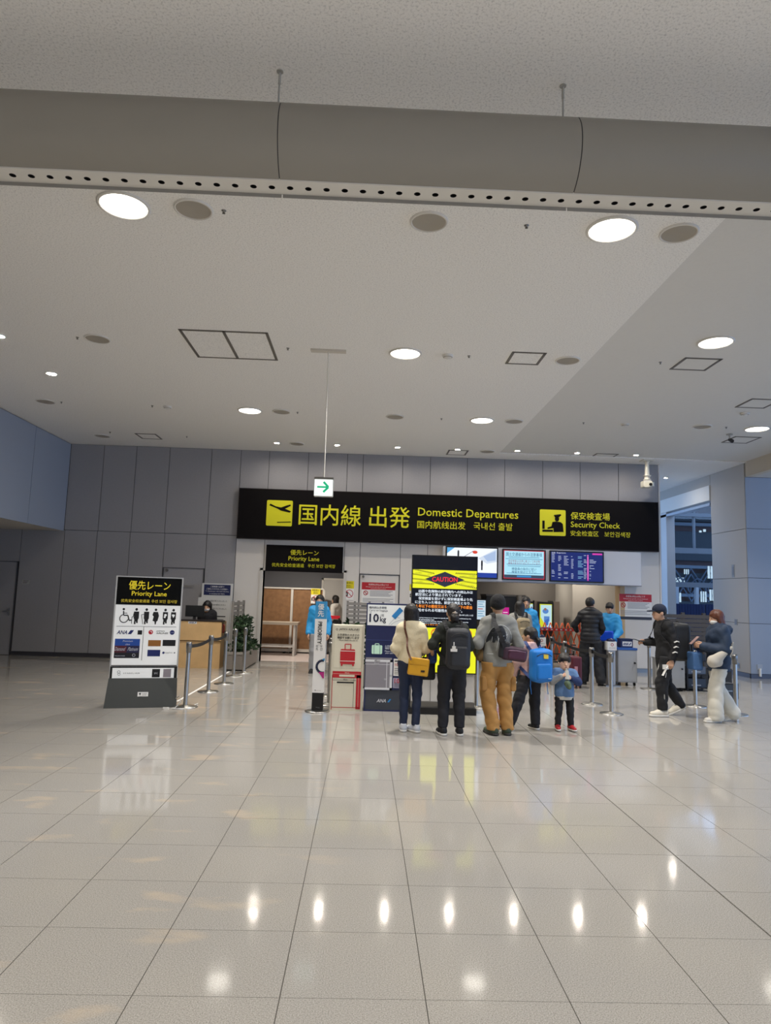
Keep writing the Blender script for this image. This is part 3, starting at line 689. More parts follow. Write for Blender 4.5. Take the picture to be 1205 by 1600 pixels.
nophoto(640, 653, 913, 938, 'yellow no photography notice peeking out left of the tall caution screen')
t = thing('door_plate', 'small grey plate on the wall by the far left door', 'plate', (-7.89, BW, 1.68)); MB().box((-.09, -.008, -.05), (.09, 0, .05)).build('plate', mat('a8a5a2', .5), t)
mb = MB()
for i in range(3): mb.rect(-.07, .025-.025*i, .06-.02*i, .033-.025*i, -.009)
mb.build('print', INK, t)

# overhead monitors and their white housing
YM = 16.1
A = at(697, 880, YM); B = at(1003, 889, YM); zt = at(850, 857.5, YM).z; zb_ = at(850, 907, YM).z
hs = thing('monitor_housing', 'white wall housing above the wide opening holding three monitors', 'housing', (A.x, BW, zb_))
MB().box((-.06, YM+.04-BW, -.05), (B.x-A.x, -.001, zt-zb_-.01)).build('casing', mat('dcdde2', .5), hs)
MB().box((-.06, YM+.02-BW, -.07), (B.x-A.x, 0-.001, -.05)).build('bottom_lip', mat('8a8a90', .4), hs)
def emat(h, e=.9): return mat(h, .5, emit=max(.3, e*.8))
def monitor(x0, x1, yc, h_, label):
    A = at(x0, yc-(x1-x0)*.015, YM); B = at(x1, yc+(x1-x0)*.015, YM); c = (A+B)/2; w = (B.x-A.x)/2; h = h_/2*YM/FOC
    t = thing('overhead_monitor', label, 'monitor', (c.x, YM, c.z)); MB().prism(rrect(-w-.03, -h-.03, w+.03, h+.03, .01), 0, .035).build('bezel', BLACK, t)
    return t, w, h
t, w, h = monitor(698.5, 776.5, 879, 45.5, 'overhead monitor showing a white and blue security drawing, first of three')
mb = MB().rect(-w, -h, w, h, -.002, 0)
mb.rect(-w, -h, w, -h*.68, -.003, 1).poly([(-w, h*.6), (-w*.7, h), (-w, h)], -.003, 2).poly([(-w*.2, 0), (w*.3, h*.75), (w*.95, h*.3), (w*.9, h*.05)][:0] or [(w*.25, h*.3), (w*.95, h*.95), (w, h*.95), (w, h*.1), (w*.6, -.05*h)], -.003, 3)
mb.poly([(w*.45, h*.45), (w*.95, h*.85), (w*.95, h*.2), (w*.62, .1*h)], -.0035, 4).disc(w*.12, h*.72, w*.1, -.004, 5, rz=h*.11)
for x, z in ((-w*.55, h*.55), (w*.4, -h*.1)): mb.disc(x, z+h*.22, w*.03, -.004, 6).rect(x-w*.035, z-h*.1, x+w*.035, z+h*.2, -.004, 6).rect(x-w*.03, z-h*.4, x+w*.03, z-h*.1, -.004, 6)
mb.line([(-w*.4, h*.3), (w*.05, h*.8)], .01, -.004, 6)
mb.build('screen', [emat('eef3fb', .95), emat('1c3b9c'), emat('58a9e0'), emat('cfdcec'), emat('a9bfe0'), emat('d8452e'), emat('1d2330', .3)], t)
t, w, h = monitor(787, 851, 882.5, 44.5, 'overhead monitor with a pale blue page of rules and red border, the middle one')
mb = MB().rect(-w, -h, w, h, -.002, 0).rect(-w*.965, -h*.94, w*.965, h*.95, -.0025, 1).rect(-w*.965, -h*.94, w*.965, -h*.72, -.003, 2).rect(-w*.35, -h*.88, w*.35, -h*.76, -.0035, 3)
for i, (z, hw_) in enumerate(((.5, .75), (.38, .9), (.0, .85), (-.12, .8), (-.62, .85))): mb.rect(-w*hw_, h*z, w*hw_, h*(z+.035), -.003, 4)
mb.build('screen', [emat('c22a3c', .8), emat('a8def0', .95), emat('38506a', .7), emat('3f8fd0', .8), emat('4d8fc0', .6)], t)
mb = MB(); words(mb, '国土交通省からの注意事項', 0, h*.72, w*1.75, -.004, h*.26, .01); words(mb, '検査員の指示に従い', 0, -h*.3, w*1.2, -.004, h*.2, .01); words(mb, '検査を受けて下さい', 0, -h*.52, w*1.2, -.004, h*.2, .01); mb.build('lettering', emat('2c6fa6', .5), t)
mb = MB(); words(mb, '保安検査は法律に基づいて航空機', 0, h*.26, w*1.55, -.004, h*.16); words(mb, '乗客の安全のために行っています', 0, h*.09, w*1.55, -.004, h*.16); mb.build('lettering', emat('b04a78', .5), t)
t, w, h = monitor(861, 942, 885.5, 45, 'overhead flight board on dark blue with columns of small text, the last monitor')
mb = MB().rect(-w, -h, w, h, -.002, 0).rect(w*.6, h*.86, w*.98, h*.97, -.003, 1).rect(w*.4, -h*.95, w*.45, h*.7, -.003, 1)
rr = random.Random(5)
for i in range(17):
    z = h*(.78-.1*i)
    for c, ww in ((-.97, .1), (-.72, .12), (-.5, .16), (-.22, .08), (.04, .2), (.27, .1), (.49, .22 if i < 7 or rr.random() < .4 else .05)):
        if rr.random() < .7: mb.rect(w*c, z, w*(c+ww*(.6+.6*rr.random())), z+h*.035, -.003, 2 if c != .04 else 3)
    mb.rect(w*.4, z, w*.45, z+h*.06, -.0035, 4)
mb.build('screen', [emat('14246e', .8), emat('d93ba8', .9), emat('cfd8f4', .7), emat('8fc4e8', .8), emat('f07ac8', 1)], t)
mb = MB(); words(mb, '出発', -w*.9, h*.92, w*.14, -.004); words(mb, 'Departures', -w*.6, h*.92, w*.35, -.004); mb.build('lettering', emat('e8ecf8', .8), t)

# ================================================================ hall seen through the priority doorway
WOODP = mat('8a6544', .45, var=.18, bscale=9, bump=.03)
hy = 18.9
wp = thing('wood_partition', 'brown wood panelled partition with white posts inside the priority doorway', 'partition', (-1.9, hy, 0))
zt = at(440, 917.5, hy).z
X = lambda x, y=960, Y=hy: at(x, y, Y).x+1.9
for a, b in ((400, 453.5), (457.5, 503)): MB().box((X(a), 0, .12), (X(b), .04, zt-.04)).build('wood_panel', WOODP, wp)
MB().box((X(400), -.03, zt-.04), (X(505), .06, zt)).build('top_rail', JW, wp)
for a in (453.5, 503): MB().box((X(a), -.02, 0), (X(a+3.6), .05, zt-.04)).build('post', JW, wp)
MB().box((X(400), -.01, .04), (X(503), .05, .12)).build('bottom_rail', JW, wp)
for k in (445, 455): MB().box((X(k), -.06, 0), (X(k+3), .1, .04)).build('foot', BLACK, wp)
tb = thing('side_table', 'plain beige table in front of the wooden partition inside the doorway', 'table', (-2.0, 18.3, 0))
X2 = lambda x: at(x, 975, 18.3).x+2.0
za, zb2 = at(440, 971.5, 18.3).z, at(440, 975.5, 18.3).z
MB().box((X2(405), -.3, zb2), (X2(467), .35, za)).build('tabletop', mat('b0a392', .5), tb)
for x in (X2(406), X2(462)):
    for y in (-.26, .3): MB().box((x-.025, y-.025, 0), (x+.025, y+.025, zb2)).build('leg', JW, tb)
MB().box((X2(406), -.27, .22), (X2(462), -.24, .26)).box((X2(406), .28, .22), (X2(462), .31, .26)).build('stretcher', JW, tb)
nophoto(486, 500.5, 920, 943, 'yellow no photography notice on the wood panel behind the blue jacket', hy-.05)
dp = thing('doorway_panel', 'pale grey panel with white frame at the far right inside the doorway', 'panel', (at(520, 960, 19.4).x, 19.4, 0))
MB().box((-.30, .0, 0), (.6, .04, 2.0)).build('leaf', mat('c3bfba', .6), dp); MB().box((-.34, -.02, 0), (-.29, .05, 2.05)).box((-.34, -.02, 2.0), (.6, .05, 2.05)).build('frame', JW, dp)
rb = thing('red_belt_post', 'short black post with a bright red belt inside the doorway', 'belt post', (at(523, 965, 18.6).x, 18.6, 0))
MB().cyl((.12, 0, 0), (.12, 0, .98), .025).build('post', DARK, rb); MB().box((-.12, -.01, at(525, 967, 18.6).z), (.14, .01, at(525, 962, 18.6).z)).build('belt', mat('d42030', .5), rb); MB().lathe([(.15, 0), (.15, .02), (.03, .03)], 18, 0, (.12, 0, 0)).build('base', DARK, rb)

# ================================================================ room behind the wide opening
def poster_screen(x0, x1, y0, y1, Y, label, seed):
    A = at(x0, (y0+y1)/2, Y); B = at(x1, (y0+y1)/2, Y); w = (B.x-A.x)/2; zt_, zb_ = at((x0+x1)/2, y0, Y).z, at((x0+x1)/2, y1, Y).z
    t = thing('poster_display', label, 'display', ((A.x+B.x)/2, Y, 0))
    MB().box((-w-.05, 0, zb_-.08), (w+.05, .06, zt_+.06)).build('bezel', BLACK, t); MB().box((-w*.5, .0, 0), (w*.5, .05, zb_-.08)).box((-w-.05, -.18, 0), (w+.05, .2, .03)).build('stand', DARK, t)
    c = (zt_+zb_)/2; h = (zt_-zb_)/2; mb = MB().rect(-w, zb_, w, zt_, -.002, 0).rect(-w*.85, c-h*.95, w*.95, c+h*.93, -.003, 1)
    mb.poly([(-w, c+h*.1), (w*.3, zb_+h*.1), (-w, zb_)], -.0035, 0).disc(-w*.05, c+h*.45, w*.5, -.004, 2, rz=h*.2).disc(-w*.1, c+h*.6, w*.22, -.0045, 3, rz=h*.1).rect(-w*.3, c-h*.35, w*.6, c+h*.05, -.004, 2).poly([(-w*.25, c-h*.3), (w*.5, c-h*.1), (w*.4, c-h*.6), (-w*.1, c-h*.8)], -.0045, 4).rect(-w*.7, c-h*.9, w*.8, c-h*.78, -.004, 5)
    mb.build('screen', [emat('d7df2e', .75), emat('bfe3ee', .8), emat('5b8fd8', .7), emat('b07a60', .6), emat('3b6fc8', .7), emat('3557b0', .7)], t)
poster_screen(843.5, 862.5, 944, 984, 19.2, 'upright yellow and blue poster display behind the orange gate', 1)
poster_screen(827.5, 834.5, 943, 972, 19.6, 'narrow yellow poster display partly hidden behind the standing staff man', 2)
kc = thing('brown_cabinet', 'tall grey brown cabinet beside the poster display', 'cabinet', (at(869, 960, 19.25).x, 19.25, 0))
z1 = at(869, 940, 19.25).z; MB().box((-.09, 0, 0), (.10, .5, z1)).build('body', mat('6d6259', .6), kc); MB().box((-.1, -.02, .02), (-.085, .5, z1+.01)).build('edge_trim', DARK, kc)
k2 = thing('brown_cabinet', 'tall grey brown cabinet between the two poster displays', 'cabinet', (at(838.5, 960, 19.25).x, 19.25, 0))
MB().box((-.07, 0, 0), (.06, .12, at(838, 939, 19.4).z)).build('body', mat('6d6259', .6), k2); MB().box((-.075, -.015, .02), (-.06, .12, at(838, 939, 19.4).z+.01)).build('edge_trim', DARK, k2)
sc = thing('scanner_cabinet', 'black screening machine with a pipe behind the man in beanie', 'machine', (at(782, 955, 19.0).x, 19.0, 0))
w = 22*19/FOC; zt = at(782, 930.5, 19).z
MB().box((-w, 0, .1), (w+.2, .9, zt)).build('body', BLACK, sc); MB().box((-w-.02, -.03, zt-.02), (w+.3, .9, zt+.03)).build('top_lip', mat('4b4846', .5), sc)
MB().cyl((w+.12, -.03, zt-.35), (w+.12, -.03, zt+.02), .07, n=14).lathe([(.07, -.02), (.11, -.12), (.11, -.18), (.02, -.2)], 16, 0, (w+.12, -.03, zt-.33)).build('pipe', mat('7e7a75', .4, .5), sc)
MB().box((-w, -.002, .02), (-w+.1, .8, .1)).box((w, -.002, .02), (w+.1, .8, .1)).build('plinth', DARK, sc)
mg = thing('magenta_screen', 'magenta lit screen behind the queue in the inner room', 'display', (at(787, 956, 18.4).x, 18.4, 0))
za, zb_ = at(787, 949, 18.4).z, at(787, 963.5, 18.4).z
MB().box((-.16, 0, zb_-.02), (.16, .04, za+.02)).build('bezel', DARK, mg); MB().rect(-.145, zb_, .145, za, -.002).build('screen', emat('c8148c', .75), mg); MB().rect(-.01, (za+zb_)/2-.02, .11, (za+zb_)/2, -.004).build('print', emat('f4d8ec', .8), mg)
MB().cyl((0, .02, 0), (0, .02, zb_), .03).lathe([(.2, 0), (.2, .02), (.03, .03)], 18).build('stand', DARK, mg)
wi = thing('white_info_screen', 'pale lit info screen just right of the tall caution screen', 'display', (at(754, 952, 17.9).x, 17.9, 0))
za, zb_ = at(754, 938, 17.9).z, at(754, 968, 17.9).z
MB().box((-.16, 0, zb_-.03), (.1, .05, za+.03)).build('bezel', BLACK, wi); mb = MB().rect(-.14, zb_, .08, za, -.002, 0)
for i in range(7): mb.rect(-.12, za-.05-.06*i, .05-.04*(i % 2), za-.03-.06*i, -.003, 1 if i != 3 else 2)
mb.build('screen', [emat('c9dce8', .85), emat('6fa8cc', .7), emat('c04038', .7)], wi); MB().box((-.08, .0, 0), (.04, .05, zb_-.03)).box((-.16, -.15, 0), (.12, .2, .03)).build('stand', DARK, wi)

# orange folding gate
OG = mat('e0602a', .5)
gy = 17.6
gx0, gx1 = at(842, 1000, gy).x, at(906, 1000, gy).x
gt = thing('folding_gate', 'orange criss-cross folding gate closing the inner room', 'gate', (gx0, gy, 0))
W = gx1-gx0; zt = at(870, 973, gy).z; n = 7; st = W/n; lv = 4; dz = (zt-.12)/lv
for k in range(n+1):
    for s in (1, -1):
        for l in range(2):
            x0 = st*k; a = (x0, .012*s, .12+dz*2*l); b_ = (x0+s*st, .012*s, .12+dz*2*(l+1))
            if -.01 <= b_[0] <= W+.01: MB().tube([a, b_], .014, 4, flat=.4, upv=(0, 1, 0)).build('slat', OG, gt)
for x in (0, W): MB().box((x-.02, -.02, .05), (x+.02, .02, zt+.05)).build('end_post', OG, gt)
for x in (0, W): MB().cyl((x, -.015, .035), (x, .015, .035), .035, n=12).build('caster', DARK, gt)
b2 = thing('red_tape', 'red and white no entry tape stretched in front of the folding gate', 'tape', (gx0-.1, gy-.1, at(870, 983.5, gy).z))
MB().box((-.05, -.004, -.035), (W+.1, .004, .035)).build('band', mat('d8281f', .5, emit=0), b2); mb = MB()
for k in range(9): mb.rect(.02+k*.12, -.015, .07+k*.12, .015, -.006)
mb.build('white_print', PAPER, b2)
sp_ = thing('slim_partition', 'slim black barrier stands with belts under the folding gate', 'barrier', (gx0+.2, gy-.35, 0))
MB().box((0, -.02, .3), (.6, .02, .33)).box((0, -.02, .1), (.6, .02, .13)).build('rail', DARK, sp_); MB().box((0, -.02, 0), (.03, .02, .4)).build('upright', DARK, sp_); MB().box((.57, -.02, 0), (.6, .02, .4)).build('upright', DARK, sp_)

# ================================================================ free-standing boards and counters
bo = thing('lane_board', 'tall white board with black priority lane header and pictograms on a dark foot', 'signboard', (-3.06, 9.99, 0), .27)
w = .455
MB().box((-w, -.03, .38), (w, .05, 1.80)).build('frame', mat('c9c9c8', .4, .3), bo)
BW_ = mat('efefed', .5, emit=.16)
MB().rect(-w+.02, 1.40, w-.02, 1.785, -.032).build('header', mat('040404', .6, spec=.15), bo)
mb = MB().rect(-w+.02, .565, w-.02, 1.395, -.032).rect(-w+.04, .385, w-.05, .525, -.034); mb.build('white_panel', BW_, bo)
MB().rect(-w+.01, .365, w-.01, .545, -.0325).rect(-w+.02, .55, w-.02, .56, -.0325).build('black_border', BLACK, bo)
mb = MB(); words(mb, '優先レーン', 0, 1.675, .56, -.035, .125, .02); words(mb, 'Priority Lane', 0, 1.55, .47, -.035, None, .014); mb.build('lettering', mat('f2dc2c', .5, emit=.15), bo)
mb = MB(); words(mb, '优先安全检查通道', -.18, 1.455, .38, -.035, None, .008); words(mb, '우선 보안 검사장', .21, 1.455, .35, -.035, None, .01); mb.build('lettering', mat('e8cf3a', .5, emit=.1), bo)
INKB = mat('131316', .6)
mb = MB()
def man(x, s=1, **k):
    mb.disc(x, 1.335, .017, -.035, rz=.019)
    mb.poly([(x-.032, 1.305), (x+.036, 1.305), (x+.036, 1.21), (x+.028, 1.20), (x+.024, 1.165), (x-.02, 1.165), (x-.024, 1.2), (x-.032, 1.21)], -.035)
    mb.rect(x-.024, 1.145, x-.004, 1.17, -.035); mb.rect(x+.004, 1.145, x+.026, 1.17, -.035); mb.rect(x-.024, 1.13, x-.003, 1.15, -.035)
for x in (-.155, -.02, .235, .345): man(x)
mb.line([(-.185, 1.29), (-.195, 1.23), (-.21, 1.23), (-.21, 1.135)], .008, -.035); mb.line([(-.05, 1.27), (-.085, 1.262), (-.06, 1.13)], .007, -.035)
mb.disc(.105, 1.335, .017, -.035); mb.poly([(x-.05, z) for x, z in [(.125, 1.305), (.185, 1.305), (.2, 1.25), (.185, 1.18), (.17, 1.17), (.165, 1.13), (.15, 1.13), (.145, 1.17), (.118, 1.18), (.13, 1.24), (.112, 1.26)]], -.035)
mb.ring(-.315, 1.205, .055, .012, -.035, a0=1.9, a1=6.1).disc(-.325, 1.335, .016, -.035).line([(-.325, 1.31), (-.322, 1.25), (-.265, 1.25), (-.245, 1.18), (-.215, 1.185)], .016, -.035).line([(-.324, 1.28), (-.275, 1.28)], .009, -.035)
mb.rect(-w+.05, 1.095, w-.06, 1.1, -.035).rect(-.045, .63, -.039, 1.095, -.035)
mb.build('pictograms', INKB, bo)
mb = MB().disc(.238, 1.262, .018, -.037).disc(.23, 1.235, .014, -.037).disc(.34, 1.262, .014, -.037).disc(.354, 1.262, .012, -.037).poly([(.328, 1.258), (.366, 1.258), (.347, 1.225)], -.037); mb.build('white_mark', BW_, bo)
mb = MB(); words(mb, 'ANA', -.32, 1.015, .135, -.035, .05, .04, slant=.25); mb.poly([(-.25, .99), (-.205, .99), (-.17, 1.045), (-.215, 1.045)], -.035); mb.disc(.345, 1.02, .033, -.035).disc(-.0, 0, 0, 0); mb.rect(.03, .685, .2, .775, -.035); mb.disc(.245, .735, .016, -.035); mb.build('navy_mark', mat('1d2a6b', .5), bo)
mb = MB().ring(.055, 1.02, .024, .014, -.035).disc(.05, 1.015, .015, -.036); mb.build('red_crest', mat('c8202f', .5), bo)
mb = MB(); words(mb, 'JAPAN', .185, 1.035, .11, -.035, .02, .03, slant=.2); words(mb, 'AIRLINES', .21, 1.008, .16, -.035, .02, .03, slant=.2); mb.rect(-.12, .985, -.06, 1.045, -.035); mb.rect(.225, .83, .4, .915, -.035).rect(.11, .395, .215, .51, -.036); mb.build('black_mark', INKB, bo)
MB().rect(-.44+.03, .83, -.08, .925, -.035).build('blue_card', mat('1f4fa8', .5), bo)
MB().rect(-.41, .735, -.08, .83, -.035).build('dark_red_card', mat('571a2c', .5), bo); MB().rect(-.25, .735, -.08, .83, -.0355).build('indigo_card', mat('1f1f4a', .5), bo); MB().rect(-.41, .66, -.08, .735, -.035).build('black_card', mat('14141f', .5), bo)
MB().rect(.03, .825, .2, .91, -.035).build('gold_card', mat('a0682a', .5), bo); MB().rect(.26, .395, .365, .51, -.036).build('silver_card', mat('a49aa0', .5), bo)
mb = MB(); words(mb, 'Premium', -.24, .895, .13, -.037, None, 0, slant=.3); words(mb, 'class', -.24, .85, .06, -.037, slant=.3); words(mb, 'Diamond', -.335, .785, .13, -.037, .05, slant=.3); words(mb, 'Platinum', -.165, .785, .13, -.037, .05, slant=.3); words(mb, 'MILLION MILER', -.33, .69, .13, -.037)
mb.ring(-.15, .7, .02, .005, -.037, n=5); words(mb, 'SFC', .163, .45, .05, -.038); words(mb, 'oneworld', .345, 1.02, .05, -.037); mb.build('pale_print', mat('d8d8e2', .5), bo)
mb = MB(); words(mb, 'STARFLYER', -.16, .452, .22, -.036, .018); mb.ring(-.33, .47, .018, .005, -.036).ring(-.325, .44, .016, .005, -.036); words(mb, 'sapphire', .315, .735, .1, -.035); mb.disc(.395, .735, .01, -.035); mb.build('grey_print', mat('6b6b70', .5), bo)
# dark foot: sloping front, wider at the floor
vs = [(-w, -.04, .385), (w, -.04, .385), (w, .05, .385), (-w, .05, .385), (-w-.03, -.17, 0), (w+.01, -.17, 0), (w+.01, .2, 0), (-w-.03, .2, 0)]
MB().raw(vs, [(0, 1, 2, 3), (4, 7, 6, 5), (0, 4, 5, 1), (1, 5, 6, 2), (2, 6, 7, 3), (3, 7, 4, 0)]).build('foot_cover', mat('3c3f3e', .35), bo)
T = Matrix.Translation((.01, -.116, .175)) @ Matrix.Rotation(-.325, 4, 'X')
MB().box((-.07, -.004, -.03), (.07, .004, .03), T=T).build('maker_label', PAPER, bo)
mb = MB(); words(mb, 'KANSAI', .02, .01, .06, -.006); words(mb, 'AIRPORT', .02, -.012, .06, -.006); mb.poly([(-.055, .015), (-.025, .02), (-.035, -.02)], -.006); mb.v = [tuple(T @ Vector(v)) for v in mb.v]; mb.build('label_print', INK, bo)
cb = thing('power_cable', 'thin white power cable looping on the floor by the black headed board', 'cable', (-2.58, 9.95, 0))
MB().tube([(0, 0, .12), (.06, -.03, .16), (.08, -.05, .08), (.03, -.12, .012), (-.06, -.14, .008), (.02, -.18, .008), (.14, -.16, .008), (.2, .05, .008), (.24, .3, .008)], .007, 6).build('wire', PAPER, cb); MB().box((-.12, -.19, .0), (-.04, -.165, .025)).build('plug', PAPER, cb)

pr = thing('priority_pillar', 'slim white pillar sign with blue top reading priority on a round steel base', 'signpost', (-.60, 9.9, 0), -.06)
MB().lathe([(.172, 0), (.172, .012), (.15, .018), (.001, .02)], 32).build('base_plate', STEEL, pr)
MB().prism(rrect(-.078, .02, .078, .26, .008), -.03, .03).build('black_foot', BLACK, pr)
MB().prism(rrect(-.08, .26, .08, 1.28, .008), -.03, .03).build('white_body', mat('e8e6e4', .4), pr)
MB().prism(rrect(-.08, 1.28, .08, 1.525, .008), -.03, .03).build('blue_top', mat('3b93c8', .45), pr)
mb = MB(); words(mb, '優', 0, 1.45, .085, -.033, None, .02); words(mb, '先', 0, 1.355, .085, -.033, None, .02); mb.build('lettering', PAPER, pr)
mb = MB(); words(mb, 'PRIORITY', -.005, 1.085, .31, -.033, .056, .035, rot=-PI/2); words(mb, '优', -.035, .9, .035, -.033); words(mb, '先', -.035, .86, .035, -.033); words(mb, '우', .025, .9, .035, -.033); words(mb, '선', .025, .86, .035, -.033)
words(mb, 'KANSAI AIRPORT', .01, .29, .07, -.033); mb.poly([(-.045, .3), (-.03, .3), (-.035, .28)], -.033); mb.build('lettering', INKB, pr)
mb = MB().ring(.055, .62, .085, .034, -.033, 0, 24, 1.4, 5.0); mb.build('dark_swirl', mat('141c3c', .5), pr)
MB().poly([(.0, .545), (.08, .545), (.08, .46), (.06, .46)], -.0335).build('magenta_swirl', mat('b0207a', .5), pr); MB().poly([(.04, .72), (.08, .74), (.08, .7)], -.0335).build('blue_swirl', mat('3b93c8', .5), pr)
mb = MB(); words(mb, 'Priority', .01, .06, .05, -.033); mb.build('lettering', mat('9a9a9a', .5), pr)

# cream baggage size box
jb = thing('cream_size_box', 'cream baggage size box with red suitcase picture beside the priority pillar', 'size box', (-.205, 10.0, 0))
CRM = mat('d8d2bf', .5); w = .232
MB().box((-w, 0, 0), (w, .32, 1.195)).build('body', CRM, jb)
for x in (-w, w-.02): MB().box((x, -.012, 0), (x+.02, 0, 1.215)).build('side_rail', mat('cfc9ba', .35, .4), jb)
R2_ = mat('b81f2b', .5)
mb = MB().prism(rrect(-.16, .305, .05+.06, .03+.305, .005)[:0] or rrect(-.105, .56+.09, .105, .56+.30, .02), -.008, 0)
mb.line([(-.04, .85), (-.042, .93), (.042, .93), (.04, .85)], .012, -.009); mb.disc(-.08, .638, .014, -.009).disc(.08, .638, .014, -.009)
mb.build('suitcase_picture', R2_, jb); MB().rect(-.105, .83, .105, .838, -.0095).rect(-.105, .69, .105, .697, -.0095).build('white_line', PAPER, jb)
mb = MB().rect(-.205, .5, .2, .55, -.006).rect(-.205, .46, .2, .5, -.006).rect(.135, .03, .2, .5, -.006).line([(-.205, .05), (.2, .05)], .008, -.006).line([(-.205, .5), (-.205, .02)], .008, -.006); mb.build('red_frame', R2_, jb)
mb = MB(); words(mb, 'JAPAN AIRLINES', .01, 1.135, .29, -.005, None, .02, slant=.2); mb.ring(-.165, 1.135, .013, .006, -.005)
words(mb, 'お手荷物の大きさの', .0, 1.06, .31, -.005, None, .02); words(mb, '確認をお願いします', .0, 1.02, .31, -.005, None, .02); words(mb, 'Please check the size of', .0, .985, .26, -.005); words(mb, 'your cabin baggage', .0, .963, .2, -.005) if False else None
mb.v = [(v[0], v[1], v[2]+.0) for v in mb.v]; mb.poly(rrect(-.14, .385, .1, .405, .008), -.0065).line([(-.2, .425), (.13, .425)], .004, -.0065).line([(.1, .46), (.1, .05)], .004, -.0065); words(mb, '45cm', -.02, .435, .06, -.007)
mb.build('lettering', INKB, jb)
mb = MB(); words(mb, '55cm', -.0, .53, .06, -.008); mb.poly(rrect(-.11, .475, .11, .503, .01), -.0075).line([(-.2, .515), (.18, .515)], .003, -.008).line([(.167, .46), (.167, .06)], .003, -.008); words(mb, '40cm', .02, .395, .0, -.008) if False else None
mb.build('pale_print', CRM, jb)
MB().rect(-.2, .59, .2, .593, -.004).rect(-.2, .6, -.198, 1.17, -.004).rect(.198, .6, .2, 1.17, -.004).rect(-.2, 1.168, .2, 1.17, -.004).build('panel_edge', mat('a9a392', .5), jb)

# navy baggage size box
nb = thing('navy_size_box', 'navy baggage size box with white ten kilogram header panel', 'size box', (.37, 10.05, 0))
NB = mat('1a2453', .4); w = .325
MB().box((-w, 0, .30), (w, .34, 1.52)).box((-w, .0, 0), (w, .34, .02)).build('body', NB, nb)
MB().box((-w+.02, .005, .02), (w, .33, .30)).build('plinth', mat('3a3f4a', .4), nb); MB().box((-w, -.004, .0), (-w+.02, .34, .3)).build('plinth_edge', NB, nb)
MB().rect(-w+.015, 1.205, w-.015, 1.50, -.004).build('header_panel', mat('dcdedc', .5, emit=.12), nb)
mb = MB(); words(mb, '機内持込手荷物', -.165, 1.46, .25, -.006, None, .01); words(mb, 'Carry on baggage', -.155, 1.415, .27, -.006); words(mb, '10', -.215, 1.31, .13, -.006, .115, .05); words(mb, 'kg', -.085, 1.285, .085, -.006, None, .03); words(mb, '1人', -.265, 1.385, .03, -.006); words(mb, '1個', -.1, 1.35, .05, -.006); mb.build('lettering', mat('1c2440', .5), nb)
T = Matrix.Translation((.12, -.006, 1.385)) @ Matrix.Rotation(-.85, 4, 'Y')
mb = MB(); mb.raw([T @ Vector(v) for v in [(-.085, 0, -.035), (.085, 0, -.035), (.085, 0, .035), (-.085, 0, .035)]], [(0, 1, 2, 3)]); mb.build('blue_tag', mat('2d86c8', .5), nb)
mb = MB().line([(-.0, 1.22), (.06, 1.29), (.1, 1.33), (.16, 1.32)], .004, -.006).line([(.03, 1.22), (.1, 1.27), (.2, 1.3), (.3, 1.29)], .004, -.006).line([(.14, 1.46), (.22, 1.4), (.3, 1.48)], .004, -.006); mb.build('hand_outline', mat('8a8f98', .5), nb)
MB().rect(-w, .995, w, 1.0, -.004).build('panel_joint', mat('3d4a86', .5), nb)
mb = MB().prism(rrect(-.235, .80, -.085, .925, .015), -.006, 0); mb.line([(-.19, .925), (-.185, .945), (-.135, .945), (-.13, .925)], .01, -.006); mb.build('green_case_picture', mat('b9dcc8', .5, emit=.1), nb); MB().rect(-.205, .8, -.2, .925, -.008).rect(-.12, .8, -.115, .925, -.008).build('case_band', NB, nb)
mb = MB(); words(mb, 'お手荷物の大きさの', .09, .915, .27, -.006, None, .02); words(mb, '確認をお願いします', .09, .885, .27, -.006, None, .02); words(mb, 'Please check the size of', .09, .845, .27, -.006, None, .02); words(mb, 'your cabin baggage', .07, .815, .22, -.006, None, .02); mb.build('lettering', mat('d0d6e4', .5), nb)
MB().rect(-w+.01, .305, .06, .75, -.005).build('grey_gauge', mat('8a8790', .35), nb)
mb = MB().rect(-w+.005, .69, .07, .72, -.006).rect(-w+.005, .3, .07, .33, -.006).rect(.035, .3, .07, .72, -.006).line([(-.01, .33), (-.01, .69)], .008, -.006).line([(-w, .655), (.03, .655)], .006, -.006); mb.build('white_gauge', mat('dadce2', .5), nb)
mb = MB(); words(mb, '40cm', -.15, .705, .08, -.008); words(mb, '55', .05, .5, .03, -.008); mb.build('lettering', INKB, nb)
mb = MB(); words(mb, '35cm', -.16, .672, .07, -.008); words(mb, '50', -.03, .45, .03, -.008); words(mb, 'ANA', -.07, .15, .13, -.008, .045, .04, slant=.25); mb.build('lettering', mat('d0d2da', .5), nb)
MB().poly([(.01, .13), (.035, .13), (.065, .175), (.04, .175)], -.008).build('blue_stripes', mat('2d86c8', .5), nb)
MB().rect(.085, .5, w-.02, .74, -.005).build('white_card', PAPER, nb); MB().rect(.085, .33, w-.02, .47, -.005).build('lilac_card', mat('a9a6bd', .5), nb)
mb = MB(); words(mb, '100', .14, .66, .07, -.007, None, .03); words(mb, '10', .14, .43, .07, -.007, None, .03); mb.build('red_print', RED, nb)
mb = MB()
for i in range(4): mb.rect(.1, .60-.025*i, .25-.02*(i % 2), .607-.025*i, -.007); mb.rect(.1, .40-.018*i, .25-.02*(i % 2), .406-.018*i, -.007)
mb.rect(.1, .7, .25, .715, -.007); mb.build('fine_print', INK, nb)
MB().cyl((-w-.005, .05, .92), (-w-.03, .05, .92), .012, n=8).build('hinge', STEEL, nb)

